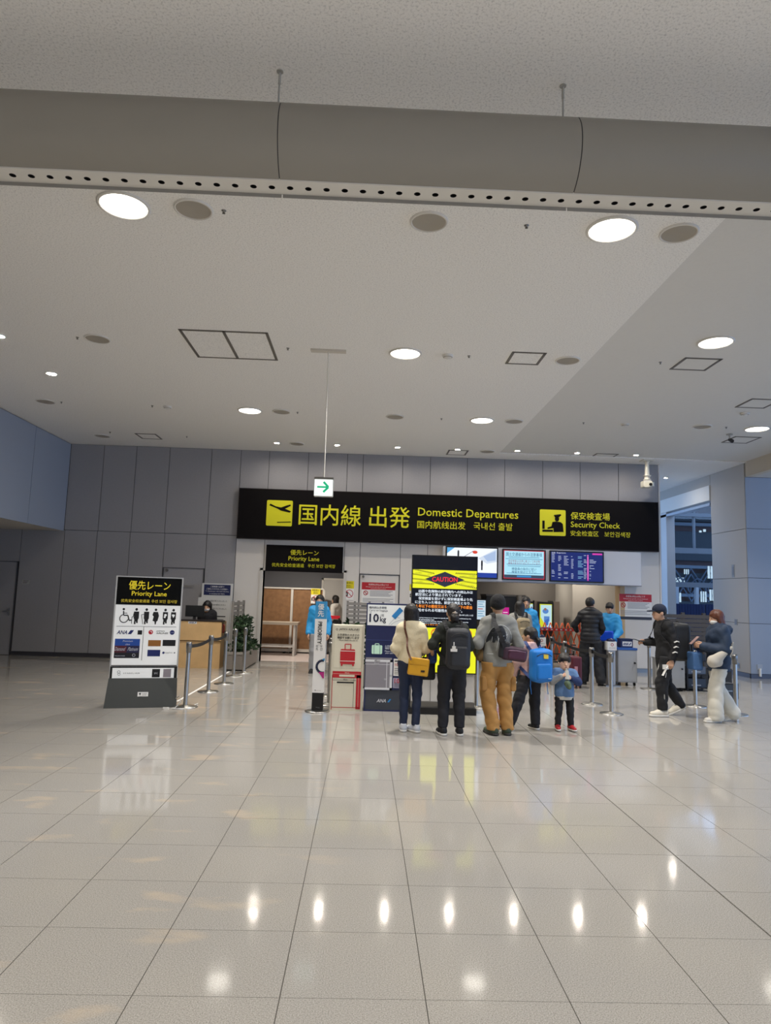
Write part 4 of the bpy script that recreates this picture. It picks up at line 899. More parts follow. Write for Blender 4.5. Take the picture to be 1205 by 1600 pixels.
# caution screen kiosk
cs = thing('caution_screen', 'tall black upright display showing a yellow caution notice, behind the queuing adults', 'display', (1.155, 9.95, 0))
S = 9.93/FOC; w = .475
MB().box((-w, 0, .56), (w, .10, 2.235)).build('case', mat('0d0e12', .35), cs)
zt, ze = 2.22, .575
MB().rect(-w+.012, ze, w-.012, zt, -.002).build('screen_glass', mat('141824', .25, emit=.5, spec=.3), cs)
def pz(y): return 1.655-(y-(932.2))*S          # pixel row at the screen's middle
MB().rect(-w+.012, pz(921), w-.012, pz(892), -.003).build('yellow_band', emat('e6e81e', .95), cs)
mb = MB(); c0 = pz(906.5); hz = (pz(892)-pz(921))/2
for sgn in (1, -1):
    for a, b in ((.92, .5), (.4, .16), (-.1, -.25), (-.55, -.62)):
        x0, x1 = sgn*(w-.02), sgn*(.14 if abs(a) > .5 else .2); z0, z1 = (a, b) if sgn < 0 else (-a, -b)
        n = 13
        for k in range(n):
            u, v = k/n, (k+.5)/n
            X0, X1 = x0+(x1-x0)*u, x0+(x1-x0)*v; Z0 = c0+hz*(z0+(z1-z0)*u); mb.poly([(X0, Z0), (X1, Z0), (X1+sgn*.01, Z0+.022), (X0+sgn*.01, Z0+.022)], -.004)
for x, z in ((-.38, .62), (-.36, -.32), (.4, .45), (.38, -.62)): words(mb, '立入禁止', x, c0+hz*z, .09, -.004)
for x, z in ((-.22, .5), (.28, .42), (.26, -.4)): words(mb, 'KEEP OUT', x, c0+hz*z, .06, -.004)
mb.build('hazard_stripes', emat('151720', .3), cs)
MB().poly([(-.285, c0), (0, c0+hz*.82), (.285, c0), (0, c0-hz*.82)], -.005).build('dark_diamond', emat('252b3e', .8), cs)
mb = MB(); words(mb, 'CAUTION', 0, c0, .365, -.007, .065, .035); mb.build('lettering', emat('ee2438', 1), cs)
mb = MB()
for st, x0, x1, y in (('凶器や危険物の航空機内への持込みは', 657.5, 742, 925.5), ('航空法により禁止されています。', 652.5, 726, 930.8), ('保安検査を受けずに保安検査場より先', 657.5, 742, 936.8), ('に立ち入った場合、航空法違反となり、', 652.5, 740, 942.6), ('に処せられる可能性があります。', 652.5, 726, 954.8)):
    words(mb, st, ((x0+x1)/2-698)*S, pz(y), (x1-x0)*S, -.006, 4.6*S, .03)
words(mb, '令和４年３月１０日', (731-698)*S, pz(961), 24*S, -.006, None, .02)
for i, st in enumerate(('Carrying weapons or dangerous goods into the cabin is prohibited by the', 'civil aeronautics law.', 'Entering beyond security checkpoint without undergoing security', 'screening is a violation of the law and')):
    ww = (84, 27, 80, 52)[i]; words(mb, st, (656+ww/2-698)*S, pz(966.6+2.7*i), ww*S, -.006, 2.0*S, .025)
mb.build('lettering', emat('dfe8f2', 1), cs)
mb = MB(); words(mb, '１年以下の懲役又は５０万円以下の罰金', 0, pz(948.8), 88*S, -.006, 5*S, .05); words(mb, 'liable to a fine of up to 500,000 yen', -8*S, pz(977.2), 66*S, -.006, 2.2*S, .03); mb.build('lettering', emat('f08a2c', 1), cs)
MB().rect(-w+.012, ze, w-.012, pz(981.5), -.003).build('yellow_field', emat('e6e81e', .95), cs)
mb = MB()
for x in (-.33, -.11, .11, .33): mb.ring(x, pz(990), .065, .018, -.005).line([(x-.04, pz(990)+.04), (x+.04, pz(990)-.04)], .016, -.005)
mb.build('prohibition_rings', emat('e0782a', .9), cs)
MB().box((-w+.03, .04, .17), (w-.03, .3, .56)).build('lower_cabinet', mat('c9c6c2', .45), cs); MB().box((-w+.3, .035, .17), (-w+.31, .04, .56)).build('cabinet_seam', mat('8a8886', .5), cs)
MB().box((-w+.02, -.02, .09), (w-.02, .34, .17)).build('steel_band', STEELD, cs); MB().box((-w, -.06, 0), (w, .4, .09)).build('base', BLACK, cs)

# ================================================================ service desk at the left
de = thing('service_desk', 'light wood service desk with front panel behind the black headed board', 'desk', (-3.62, 14.75, 0))
WD = mat('dab37e', .45, var=.07, bscale=4)
x0, x1 = -.75, .64
MB().box((x0, .03, 0), (x1, .07, .56)).build('lower_panel', WD, de); MB().box((x0, 0, .575), (x1+.01, .06, .97)).build('upper_panel', WD, de)
MB().box((x0, .02, .555), (x1, .06, .58)).build('groove', mat('8a6a44', .5), de); MB().box((x0, .07, 0), (x0+.04, .55, .97)).build('side_panel', WD, de); MB().box((x1-.03, .07, 0), (x1, .55, .97)).build('side_panel', WD, de)
MB().box((x0-.01, -.01, .97), (x1+.02, .3, .995)).build('counter_top', mat('2b2321', .4), de); MB().box((x0, .3, .72), (x1, .55, .75)).build('worktop', WD, de); MB().box((x0+.02, .04, -.0), (x1-.02, .06, .02)).build('toe_kick', DARK, de)
MB().rect(-.03-.02, .915, .13, .965, -.002).build('desk_label', PAPER, de); mb = MB(); words(mb, 'ANA', .02, .94, .1, -.004, .035, .04, slant=.25); mb.poly([(.075, .925), (.095, .925), (.12, .957), (.1, .957)], -.004); mb.build('lettering', mat('1d2a6b', .5), de)
mo = thing('desk_monitor', 'black computer monitor standing on the wooden service desk', 'monitor', (at(303, 959, 15.0).x, 15.05, 0))
mo.location.z = .75
a = at(288.5, 959, 15).x-mo.location.x; b = at(318, 959, 15).x-mo.location.x
MB().box((a, 0, .30), (b, .03, .54)).build('back_shell', mat('17181b', .5), mo); MB().box((a+.01, .03, .31), (b-.01, .035, .53)).build('screen', mat('22262c', .3), mo); MB().box((-.03, .0, .02), (.03, .03, .32)).box((-.1, -.06, 0), (.1, .1, .02)).build('stand', DARK, mo)
ph = thing('desk_phone', 'red handset phone hanging at the right end of the service desk', 'phone', (at(346.5, 983, 14.9).x, 14.9, at(346, 989, 14.9).z))
MB().box((-.02, -.03, 0), (.03, .03, .2)).build('cradle', mat('6b2a24', .5), ph); MB().tube([(.035, 0, .01), (.05, 0, .03), (.05, 0, .15), (.035, 0, .18)], .014).build('handset', mat('8a2f28', .5), ph)
def floorboard(xa, xb, ya, yb, Y, label, head):
    A = at(xa, (ya+yb)/2, Y); B = at(xb, (ya+yb)/2, Y); w = (B.x-A.x)/2; zt = at((xa+xb)/2, ya, Y).z
    t = thing('info_board', label, 'signboard', ((A.x+B.x)/2, Y, 0))
    MB().box((-w, 0, .25), (w, .04, zt)).build('board', mat('cfcdc9', .5), t); MB().box((-w*.8, .0, 0), (-w*.8+.04, .04, .25)).build('leg', STEELD, t); MB().box((w*.8-.04, .0, 0), (w*.8, .04, .25)).build('leg', STEELD, t); MB().box((-w, -.1, 0), (-w*.6, .14, .02)).build('foot', STEELD, t); MB().box((w*.6, -.1, 0), (w, .14, .02)).build('foot', STEELD, t)
    return t, w, zt
t, w, zt = floorboard(313, 361.5, 911.5, 1010, 16.1, 'white info board with navy heading block standing by the grey wall', 1)
MB().rect(-w*.86, zt-.27, w*.86, zt-.03, -.003).build('navy_block', NAVY, t)
mb = MB()
for k, (s_, ww, hh_) in enumerate((('ご搭乗便の変更で', .9, .04), ('ご来社いただきましたお客様へ', 1.4, .04), ('To all passengers who need rebooking', 1.5, .03), ('or changing their flights', 1.0, .03))): words(mb, s_, 0, zt-.075-.055*k, w*ww, -.005, hh_)
mb.build('lettering', PAPER, t)
t, w, zt = floorboard(307.5, 358, 934, 1010, 15.75, 'plain white info board with black lines of text behind the desk clerk', 0)
mb = MB()
for k, (s_, ww) in enumerate((('空港の運用が終了いたしました', 1.3), ('ご不明点はお尋ねください', 1.2), ('ご案内ありがとうございました', 1.3))): words(mb, s_, .05, zt-.07-.085*k, w*ww, -.004, .04)
for k in range(5): mb.rect(-w*.3, zt-.42-.08*k, w*(.75-.1*(k % 2)), zt-.40-.08*k, -.004)
mb.build('lettering', INK, t)

# ================================================================ planters with slatted trellis
LEAF = [mat('22361e', .6, var=.3, bscale=30), mat('314a28', .6, var=.3, bscale=30)]
def leaves(parent, boxes, n, size, seed, name='foliage'):
    r = random.Random(seed); mb = MB()
    for lo, hi in boxes:
        for _ in range(n):
            p = Vector([r.uniform(lo[i], hi[i]) for i in range(3)]); d = Vector((r.gauss(0, 1), r.gauss(0, 1), r.gauss(.1, .7))).normalized(); u = d.orthogonal().normalized(); s = size*r.uniform(.6, 1.3)
            nrm = d.cross(u)*s*.12
            mb.raw([p, p+d*s*.5+u*s*.22-nrm, p+d*s, p+d*s*.5-u*s*.22-nrm, p+d*s*.5+nrm], [(0, 1, 4), (1, 2, 4), (2, 3, 4), (3, 0, 4)], r.randint(0, 1))
    return mb.build(name, LEAF, parent, 'stuff')
GW = mat('7f7a74', .6)
pa = thing('planter', 'grey planter trough with slatted trellis and hanging greenery by the doorway jamb', 'planter', (-2.62, 15.3, 0))
MB().box((-.2, -.85, .03), (.2, .95, .35)).build('trough', mat('7d756d', .5), pa); MB().box((-.21, -.86, .33), (.21, .96, .37)).build('rim', mat('918a82', .5), pa); MB().box((-.18, -.83, 0), (.18, .93, .03)).build('base', DARK, pa)
for y in (-.75, -.1, .55): MB().box((-.125, y-.025, .35), (-.075, y+.025, 1.42)).build('post', GW, pa)
for z in (1.32, 1.22, 1.12, 1.02, .92): MB().box((-.12, -.78, z), (-.10, .6, z+.07)).build('slat', GW, pa)
leaves(pa, [((-.1, -.75, .5), (.14, .5, 1.08))], 900, .1, 1); leaves(pa, [((-.1, -.8, .35), (.2, .9, .55))], 380, .15, 2, 'bush_leaves')
pb = thing('planter', 'grey slatted planter with dark leaves behind the cream size box', 'planter', (.2, 12.6, 0))
a0, a1 = at(540.5, 970, 12.6).x-.2, at(600, 970, 12.6).x-.2
MB().box((a0, -.2, .03), (a1, .2, .4)).build('trough', mat('7d756d', .5), pb); MB().box((a0+.02, -.18, 0), (a1-.02, .18, .03)).build('base', DARK, pb)
for x in (a0+.02, at(553.5, 970, 12.6).x-.2, (a1+at(553.5, 970, 12.6).x-.2)/2, a1-.02): MB().box((x-.02, .1, .35), (x+.02, .14, at(550, 939.5, 12.6).z)).build('post', GW, pb)
for y in (943, 949, 955.5, 962, 968.5, 975): z = at(550, y, 12.6).z; MB().box((a0, .09, z-.032), (a1, .105, z+.022)).build('slat', mat('a09b95', .6), pb)
leaves(pb, [((a0, -.15, .4), (a1, .1, 1.13))], 420, .12, 4)
fc = thing('slatted_fence', 'dark brown grey slatted fence with posts behind the walking pair', 'fence', (at(1080, 960, 13.9).x, 13.9, 0))
DKF = mat('4a4542', .6)
fx = fc.location.x
xa, xb = at(1030, 960, 13.9).x-fx, at(1131, 960, 13.9).x-fx
for x in (1039, 1067, 1099.5, 1128): X_ = at(x, 960, 13.9).x-fx; MB().box((X_-.03, -.03, 0), (X_+.03, .03, at(x, 956+(x-1039)*.035, 13.9).z)).build('post', DKF, fc)
for k in range(8):
    z = at(1080, 962+6.6*k, 13.9).z; MB().box((xa, -.045, z-.056), (xb, -.03, z+.019)).build('slat', DKF, fc)
MB().box((xa, -.25, .03), (xb, .2, .4)).build('trough', mat('2e2b2a', .6), fc); MB().box((xa+.02, -.2, 0), (xb-.02, .18, .03)).build('base', DARK, fc)

# ================================================================ queue posts with belts
def stanchion(x, y, label, to=None, hgt=.90, r=.17, grp='steel queue posts'):
    t = thing('queue_post', label, 'queue post', (x, y, 0), 0, grp)
    MB().lathe([(r, 0), (r, .008), (r*.9, .016), (.05, .022), (.035, .035), (.001, .036)], 28).build('base', STEEL, t)
    MB().cyl((0, 0, .03), (0, 0, hgt-.14), .030, n=16).build('pole', STEEL, t)
    MB().lathe([(.031, hgt-.15), (.037, hgt-.14), (.037, hgt-.1), (.042, hgt-.09), (.042, hgt-.03), (.036, hgt), (.001, hgt+.002)], 16).build('belt_head', STEELD, t)
    if to is not None:
        d = Vector((to[0]-x, to[1]-y, 0)); L = d.length; d /= L; s = Vector((-d.y, d.x, 0))*.003; mb = MB(); n = 10; vs = []
        for i in range(n+1):
            p = d*(.04+(L-.08)*i/n); sg = -.03*math.sin(PI*i/n)
            for z in (hgt-.085, hgt-.035): vs += [p+s+Vector((0, 0, z+sg)), p-s+Vector((0, 0, z+sg))]
        mb.raw(vs, [f_ for i in range(n) for f_ in ((4*i, 4*i+4, 4*i+6, 4*i+2), (4*i+1, 4*i+3, 4*i+7, 4*i+5), (4*i+2, 4*i+6, 4*i+7, 4*i+3), (4*i, 4*i+1, 4*i+5, 4*i+4))]); mb.build('belt', BLACK, t)
        e = d*.05; MB().box((e.x-.02, e.y-.02, hgt-.09), (e.x+.02, e.y+.02, hgt-.03)).build('belt_clip', BLACK, t)
    return t
stanchion(-2.45, 9.98, 'steel queue post next to the black headed board, its belt running back', (-2.47, 11.5))
stanchion(-2.47, 11.5, 'second steel queue post from the black headed board', (-2.42, 12.5))
stanchion(-2.42, 12.5, 'third steel queue post, in front of the desk corner', None)
stanchion(-2.46, 13.6, 'fourth steel queue post, before the grey planter')
stanchion(-2.36, 14.15, 'fifth steel queue post, nearest the planter greenery')
stanchion(3.71, 10.35, 'steel queue post in front of the toddler side kiosk, nearest end of the belt line', None)
stanchion(3.71, 11.23, 'second steel queue post of the belt line by the man in puffer vest', (3.71, 10.35))
stanchion(3.70, 12.7, 'third steel queue post of the belt line, behind the toddler', (3.71, 11.23), r=.15)
stanchion(3.84, 14.1, 'steel queue post at the far end of the belt line near the labelled post', (3.70, 12.7), r=.15)
stanchion(5.43, 11.3, 'steel queue post seen between the capped man and the woman in white trousers')
stanchion(5.72, 10.6, 'steel queue post behind the woman in white trousers')
stanchion(5.55, 13.4, 'steel queue post in front of the capped man by the grey cabinet', (6.5, 13.45), hgt=.93)
stanchion(1.74, 10.58, 'steel queue post beside the caution screen, behind the man with sling bag')
stanchion(-.47, 10.5, 'steel queue post tucked between priority pillar and cream size box', None, hgt=.92)
stanchion(-.5, 11.4, 'steel queue post further back behind the priority pillar', None, hgt=.92)
ft = thing('floor_line', 'thin white line taped on the floor running back from the first queue post', 'floor tape', (0, 0, 0))
a, b = onz(277, 1096), onz(358, 1049.5); d = (b-a).normalized(); s = Vector((-d.y, d.x, 0))*.02
MB().raw([a-s+Vector((0, 0, .002)), b-s+Vector((0, 0, .002)), b+s+Vector((0, 0, .002)), a+s+Vector((0, 0, .002))], [(0, 1, 2, 3)]).build('tape', PAPER, ft)

# ================================================================ kiosks and cases at the right
GRY = mat('a3a6ac', .4)
kk = thing('counter_cabinet', 'grey counter cabinet with blue top and casters where staff woman stands', 'cabinet', (5.28, 13.75, 0))
MB().box((-.21, 0, .07), (.17, .5, .70)).build('body', GRY, kk); MB().box((-.22, -.01, .70), (.18, .51, .74)).build('blue_top', mat('2a5aa8', .4), kk); MB().box((-.2, -.004, .09), (.16, 0, .69)).build('door', mat('aeb1b7', .4), kk)
MB().cyl((.12, -.005, .45), (.12, -.03, .45), .018, n=12).build('lock', BLACK, kk)
for x in (-.17, .13):
    for y in (.05, .45): MB().cyl((x-.015, y, .035), (x+.015, y, .035), .035, n=12).build('caster', BLACK, kk)
bx = thing('navy_box', 'navy box with white logo print on top of the counter cabinet', 'box', (5.28, 13.85, .74))
MB().box((-.11, 0, 0), (.13, .2, .16)).build('body', NAVY, bx); mb = MB().rect(-.08, .03, .11, .12, -.002, 0); mb.build('white_label', PAPER, bx); mb = MB(); words(mb, 'ANA', -.01, .075, .11, -.004, .05, .04, slant=.25); mb.poly([(.05, .05), (.07, .05), (.1, .1), (.08, .1)], -.004); mb.build('lettering', mat('1d2a6b', .5), bx); MB().box((-.12, -.01, .16), (.14, .21, .175)).build('lid', mat('141a3a', .4), bx)
def labelpost(x, y, label, h=.86):
    t = thing('label_reader', label, 'reader post', (x, y, 0))
    MB().box((-.07, 0, .02), (.07, .12, h-.17)).build('column', mat('a9a9ab', .4, .4), t); MB().box((-.15, -.08, 0), (.15, .22, .02)).build('base', STEELD, t)
    MB().box((-.09, -.02, h-.17), (.09, .16, h)).build('white_head', PAPER, t); MB().lathe([(.08, 0), (.09, .02), (.06, .05), (.001, .055)], 16, 0, (0, .06, h)).build('reader_pad', mat('1d2144', .3), t)
    mb = MB().ring(0, h-.06, .024, .011, -.022); mb.build('red_crest', RED, t); mb = MB(); words(mb, 'JAPAN AIRLINES', 0, h-.125, .13, -.022); mb.build('lettering', INKB, t)
labelpost(4.93, 13.7, 'pale reader post with white head beside the counter cabinet')
labelpost(3.72, 14.45, 'pale reader post with white head in front of the orange gate', .86)
k3 = thing('counter_cabinet', 'grey cabinet half hidden behind the capped man', 'cabinet', (at(1058, 1050, 13.1).x, 13.1, 0))
MB().box((-.3, 0, .07), (.15, .4, .58)).build('body', mat('a6a5a2', .45), k3); MB().box((-.31, -.01, .58), (.16, .41, .61)).build('top', mat('b6b5b2', .45), k3); MB().cyl((.1, 0, .42), (.1, -.02, .42), .016, n=10).build('lock', BLACK, k3)
for x in (-.25, .1):
    for y in (.06, .34): MB().cyl((x-.015, y, .035), (x+.015, y, .035), .035, n=12).build('caster', BLACK, k3)
rk = thing('equipment_rack', 'black open equipment rack with grey gear below the slatted fence', 'rack', (at(1089, 1040, 13.25).x, 13.25, 0))
for x in (-.19, .24):
    for y in (0, .3): MB().box((x-.015, y-.015, 0), (x+.015, y+.015, .82)).build('upright', DARK, rk)
for z in (.05, .3, .55, .8): MB().box((-.2, -.02, z), (.25, .32, z+.02)).build('shelf', DARK, rk)
for z, h_, c in ((.07, .16, '3b3f47'), (.32, .14, '6b7078'), (.57, .12, '2e3138')): MB().box((-.17, .02, z), (.18, .28, z+h_)).build('equipment', mat(c, .4, .3), rk); MB().box((-.1, .012, z+.03), (.08, .02, z+.05)).build('label_strip', mat('b9bcc2', .4), rk)
bcs = thing('flight_case', 'small black hard case with metal edges on the floor behind the woman', 'case', (at(1140, 1076, 12.2).x, 12.2, 0))
MB().box((-.16, 0, .02), (.15, .3, .27)).build('body', mat('3b3c3e', .4), bcs)
mb = MB()
for x in (-.165, .14): mb.box((x, -.006, .015), (x+.018, .02, .275))
for z in (.015, .26): mb.box((-.165, -.006, z), (.158, .02, z+.016))
mb.build('edge_rail', DARK, bcs); MB().box((-.05, -.012, .14), (.05, 0, .16)).build('handle', STEELD, bcs); MB().box((-.15, .02, 0), (.14, .28, .02)).build('base', BLACK, bcs)
for x, lb in ((1149.5, 'first wall socket plate on the grey pier'), (1154.5, 'second wall socket plate on the grey pier')):
    d_ = ray(x, 1040); P_ = d_*(PX/d_.x); t = thing('socket_plate', lb, 'socket', (PX, P_.y, EYE+P_.z)); MB().box((-.008, -.05, -.06), (0, .05, .06)).build('plate', STEELD, t); MB().box((-.012, -.02, -.03), (-.008, .02, .03)).build('socket_cover', mat('6d6d70', .4), t)
P_ = at(1187, 1043, 15.8); t = thing('water_outlet', 'white valve outlet low on the bluish wall at right edge', 'valve', (P_.x, 15.8, P_.z)); MB().box((-.06, -.02, -.05), (.06, 0, .07)).build('plate', mat('a9adb4', .4), t); MB().cyl((0, -.03, -.02), (0, -.03, -.2), .025, n=10).build('pipe', PAPER, t)
for (x, y), lb in (((1146, 892), 'slim recessed handle plate on the grey pier, upper'), ((1150.5, 972), 'small recessed plate on the grey pier, lower')):
    d_ = ray(x, y); P_ = d_*(PX/d_.x); t = thing('recess_plate', lb, 'plate', (PX, P_.y, EYE+P_.z)); MB().box((-.006, -.06, -.15 if y < 900 else -.07), (0, .06, .15 if y < 900 else .07)).build('plate', mat('8b8a8a', .4), t); MB().box((-.009, -.04, -.1 if y < 900 else -.05), (-.006, .04, .1 if y < 900 else .05)).build('inset', mat('77767a', .4), t)
sl = thing('wall_spotlight', 'dark pole mounted sign rail rising beside the fence at the white wall end', 'pole', (WE+.35, 15.2, 0)) if False else None

# ================================================================ people
SKIN = mat('c99d80', .55); LIP = mat('a8605a', .5); EYE_ = mat('1a1412', .3)
HAIRB = mat('17120f', .45, bump=.5, bscale=90); HAIRR = mat('5a2f1c', .45, bump=.4, bscale=90)
def v3(p): return np.array(p, float)
_hand = {}
def hand_mesh(bend):
    if bend in _hand: return _hand[bend]
    s = Soft()          # wrist at 0, fingers along x, thumb side y, back of hand z
    s.add((-.01, 0, 0), (.03, .0, 0), .024, .026, .01, (1, 1, .75))
    s.add((.03, -.022, 0), (.085, -.026, .0), .017, .015, .012, (1, 1, .75)); s.add((.03, .015, 0), (.09, .024, .0), .018, .015, .012, (1, 1, .75)); s.add((.04, 0, 0), (.09, 0, 0), .018, .016, .015, (1, 1, .75))
    for y0, L in ((.028, .072), (.009, .08), (-.010, .074), (-.028, .058)):
        p = v3((.088-(.008 if y0 < -.02 else 0), y0, 0)); a = bend*.55
        for k, (f, r0, r1) in enumerate(((.45, .0095, .009), (.31, .009, .008), (.24, .008, .0068))):
            q = p+v3((math.cos(a), y0*.12, -math.sin(a)))*L*f; s.add(p, q, r0, r1, .004); p = q; a += bend*.75
    p = v3((.022, .022, -.004)); a = .75
    for f, r0, r1 in ((.042, .0135, .011), (.03, .0108, .010), (.024, .010, .0078)):
        q = p+v3((math.cos(a), math.sin(a)*.85, -.35*bend*.6))*f; s.add(p, q, r0, r1, .006); p = q; a -= .28+.25*bend
    _hand[bend] = s.mesh(.0055); return _hand[bend]
def frame(o, x, th):            # matrix with x axis along x, y near th
    x = Vector(x).normalized(); th = Vector(th); y = (th-x*th.dot(x))
    y = y.normalized() if y.length > 1e-4 else x.orthogonal().normalized(); z = x.cross(y)
    m = Matrix((x, y, z)).transposed().to_4x4(); m.translation = o; return m
_shoe = {}
def shoe_mesh(hi):
    if hi in _shoe: return _shoe[hi]
    s = Soft(); s.add((0, -.03, .05), (0, .06, .05), .043, .042, .03); s.add((0, .05, .045), (0, .15, .036), .043, .036, .03, (1.1, 1, .95)); s.add((0, -.03, .06), (0, -.035, .10+hi), .040, .038, .03)
    s.cut((0, 0, -1), -.014); s.cut((0, -.3, 1), .118+hi); a = s.mesh(.009)
    s = Soft(); s.add((0, -.035, .014), (0, .06, .014), .048, .044, .03); s.add((0, .05, .014), (0, .155, .016), .046, .041, .03, (1.08, 1, 1)); s.cut((0, 0, -1), 0); s.cut((0, 0, 1), .03); b = s.mesh(.009)
    _shoe[hi] = (a, b); return _shoe[hi]

class Fig:
    BASE = dict(pel=(0, 0, .93), wai=(0, .005, 1.09), che=(0, 0, 1.27), nek=(0, -.015, 1.44), head=(0, .02, 1.575),
                hipl=(-.085, 0, .90), hipr=(.085, 0, .90), knl=(-.1, .025, .49), knr=(.1, .025, .49), anl=(-.11, -.02, .085), anr=(.11, -.02, .085),
                shl=(-.152, -.005, 1.36), shr=(.152, -.005, 1.36), ell=(-.225, -.04, 1.09), elr=(.225, -.04, 1.09), wrl=(-.22, .06, .86), wrr=(.22, .06, .86))
    def __init__(s, label, loc, deg, H, wide=1.0, hs=1.0, yaw=0, pitch=0, skin=SKIN, name='person', **j):
        s.k = H/1.7; s.w = wide; s.hs = hs
        s.J = {k: v3(j.get(k, v))*s.k for k, v in Fig.BASE.items()}
        for k in ('hipl', 'hipr', 'shl', 'shr'): s.J[k][0] *= wide
        for k in ('ell', 'elr'): s.J[k][0] *= .9
        s.root = thing(name, label, 'person', loc, math.radians(deg)); s.skin = skin
        h = s.J['head']; s.TH = Matrix.Translation(h) @ Matrix.Rotation(yaw, 4, 'Z') @ Matrix.Rotation(pitch, 4, 'X') @ Matrix.Scale(s.k*hs, 4)
    def torso(s, S, t=0, k=.05, fy=.70):
        J, q, w = s.J, s.k, s.w
        S.add(J['pel'], J['wai'], (.146*w)*q+t, (.126*w)*q+t, k, (1, fy, 1)); S.add(J['wai'], J['che'], (.126*w)*q+t, (.150*w)*q+t, k, (1, fy, 1))
        S.add(J['shl']*v3((.8, 1, 1)), J['shr']*v3((.8, 1, 1)), .055*q+t, None, k); S.add(J['che'], J['nek']-v3((0, 0, .06*q)), .138*w*q+t, .075*q+t, k, (1, fy, 1))
        S.add(J['nek']+v3((-.1*w, 0, -.06))*q, J['nek']+v3((0, 0, .0))*q, .05*q+t, .052*q+t, k); S.add(J['nek']+v3((.1*w, 0, -.06))*q, J['nek'], .05*q+t, .052*q+t, k)
    def arm(s, S, sd, t=0, f=1.0, k=.03, r=1.0):
        J, q = s.J, s.k; a, b, c = J['sh'+sd], J['el'+sd], J['wr'+sd]
        if f <= .5: S.add(a, a+(b-a)*f*2, .05*r*q+t, .046*r*q+t, k); return
        S.add(a, b, .049*r*q+t, .040*r*q+t, k); S.add(b, b+(c-b)*(f-.5)*2, .040*r*q+t, .030*r*q+t*.8, k*.6)
    def leg(s, S, sd, t=0, k=.03, top=.09, kn=.06, an=.042, f=1.0):
        J, q = s.J, s.k; a, b, c = J['hip'+sd], J['kn'+sd], J['an'+sd]
        S.add(a, b, top*q+t, kn*q+t, k); S.add(b, b+(c-b)*f, kn*q+t, an*q+t, k)
    def body(s, hands=(.5, .5), thumb=(None, None)):
        q = s.k; S = Soft(); s.torso(S, -.016); [s.arm(S, d, -.006) for d in 'lr']; [s.leg(S, d, -.014) for d in 'lr']
        ch = [S.mesh(.021)+(None,)]
        h = Soft().ell((0, -.008, .028), (.076, .096, .092), .02).ell((0, .018, -.03), (.062, .078, .086), .03).ell((0, .05, -.082), (.034, .036, .028), .03)
        h.add((0, .092, .0), (0, .108, -.032), .009, .0135, .012).ell((-.078, -.008, -.012), (.011, .024, .032), .008).ell((.078, -.008, -.012), (.011, .024, .032), .008)
        h.add((-.018, .089, -.066), (.018, .089, -.066), .007, None, .008).add((0, -.015, -.06), (0, -.035, -.17), .052, .058, .03)
        h.ell((-.032, .102, .008), (.018, .016, .012), .01, True).ell((.032, .102, .008), (.018, .016, .012), .01, True)
        ch.append(h.mesh(.009)+(s.TH,))
        for d, bd, th, sg in (('l', hands[0], thumb[0], -1), ('r', hands[1], thumb[1], 1)):
            if bd is None: continue
            V, F = hand_mesh(bd); w, e = s.J['wr'+d], s.J['el'+d]; x = Vector(w-e).normalized()
            m = frame(w, x, th or (-.25*sg, .8, .5)) @ Matrix.Scale(q*min(1.0, s.hs), 4)
            if (m.to_3x3() @ Vector((0, 0, 1))).x*sg < 0: V = V*v3((1, 1, -1))
            ch.append((V, F, m))
        s.o = softmesh('body', ch, s.skin, s.root); return s
    def face(s, lips=LIP, mask=None, brow=EYE_):
        mb = MB()
        for x in (-.032, .032): mb.lathe([(.001, .005), (.008, .004), (.0125, 0)], 10, 0, (0, 0, 0)); n = 30; mb.v[-n:] = [(x+a, .0845+c, .006+b*.62) for a, b, c in mb.v[-n:]]
        mb.v = [tuple(s.TH @ Vector(v)) for v in mb.v]; mb.build('eyes', EYE_, s.root)
        mb = MB()
        for x in (-1, 1): mb.tube([(x*.016, .090, .026), (x*.034, .086, .031), (x*.05, .072, .026)], .0035, 5)
        mb.v = [tuple(s.TH @ Vector(v)) for v in mb.v]; mb.build('brows', brow, s.root)
        if mask: Soft().ell((0, .038, -.052), (.064, .072, .05), .02).cut((0, -1, 0), -.02).build('face_mask', mask, s.root, .009, s.TH)
        else:
            mb = MB().tube([(-.02, .09, -.066), (-.008, .0965, -.063), (.008, .0965, -.063), (.02, .09, -.066)], .0048, 6); mb.v = [tuple(s.TH @ Vector(v)) for v in mb.v]; mb.build('lips', lips, s.root)
        return s
    def hair(s, style, mt=HAIRB):
        S = Soft().ell((0, -.016, .034), (.089, .108, .101), .02)
        if style in ('bob', 'long', 'midlong'):
            L = {'bob': -.12, 'long': -.30, 'midlong': -.17}[style]
            S.add((0, -.045, .02), (0, -.062, L), .092, .088 if style != 'long' else .07, .03, (1.06, .72, 1)); S.add((-.078, -.01, .02), (-.078, -.015, L+.02), .028, .024, .02); S.add((.078, -.01, .02), (.078, -.015, L+.02), .028, .024, .02)
            S.ell((0, .115, -.055), (.064, .10, .095), .01, True).cut((0, 0, -1), -L+.025)
        else:
            S.ell((0, .115, -.06), (.072, .105, .10), .01, True); S.ell((-.09, .03, -.05), (.03, .045, .045), .01, True); S.ell((.09, .03, -.05), (.03, .045, .045), .01, True)
            S.cut((0, .35, -1), .075)
            if style == 'pony': S.add((0, -.108, -.01), (0, -.135, -.06), .03, .034, .02).add((0, -.135, -.06), (0, -.125, -.2), .036, .018, .02)
            if style == 'bun': S.ell((0, -.115, -.045), (.06, .05, .055), .03).add((.03, -.12, -.09), (.05, -.115, -.14), .02, .008, .02).add((-.02, -.12, -.09), (-.035, -.115, -.13), .02, .008, .02)
            if style == 'fringe': S.ell((0, .062, .055), (.07, .05, .04), .03)
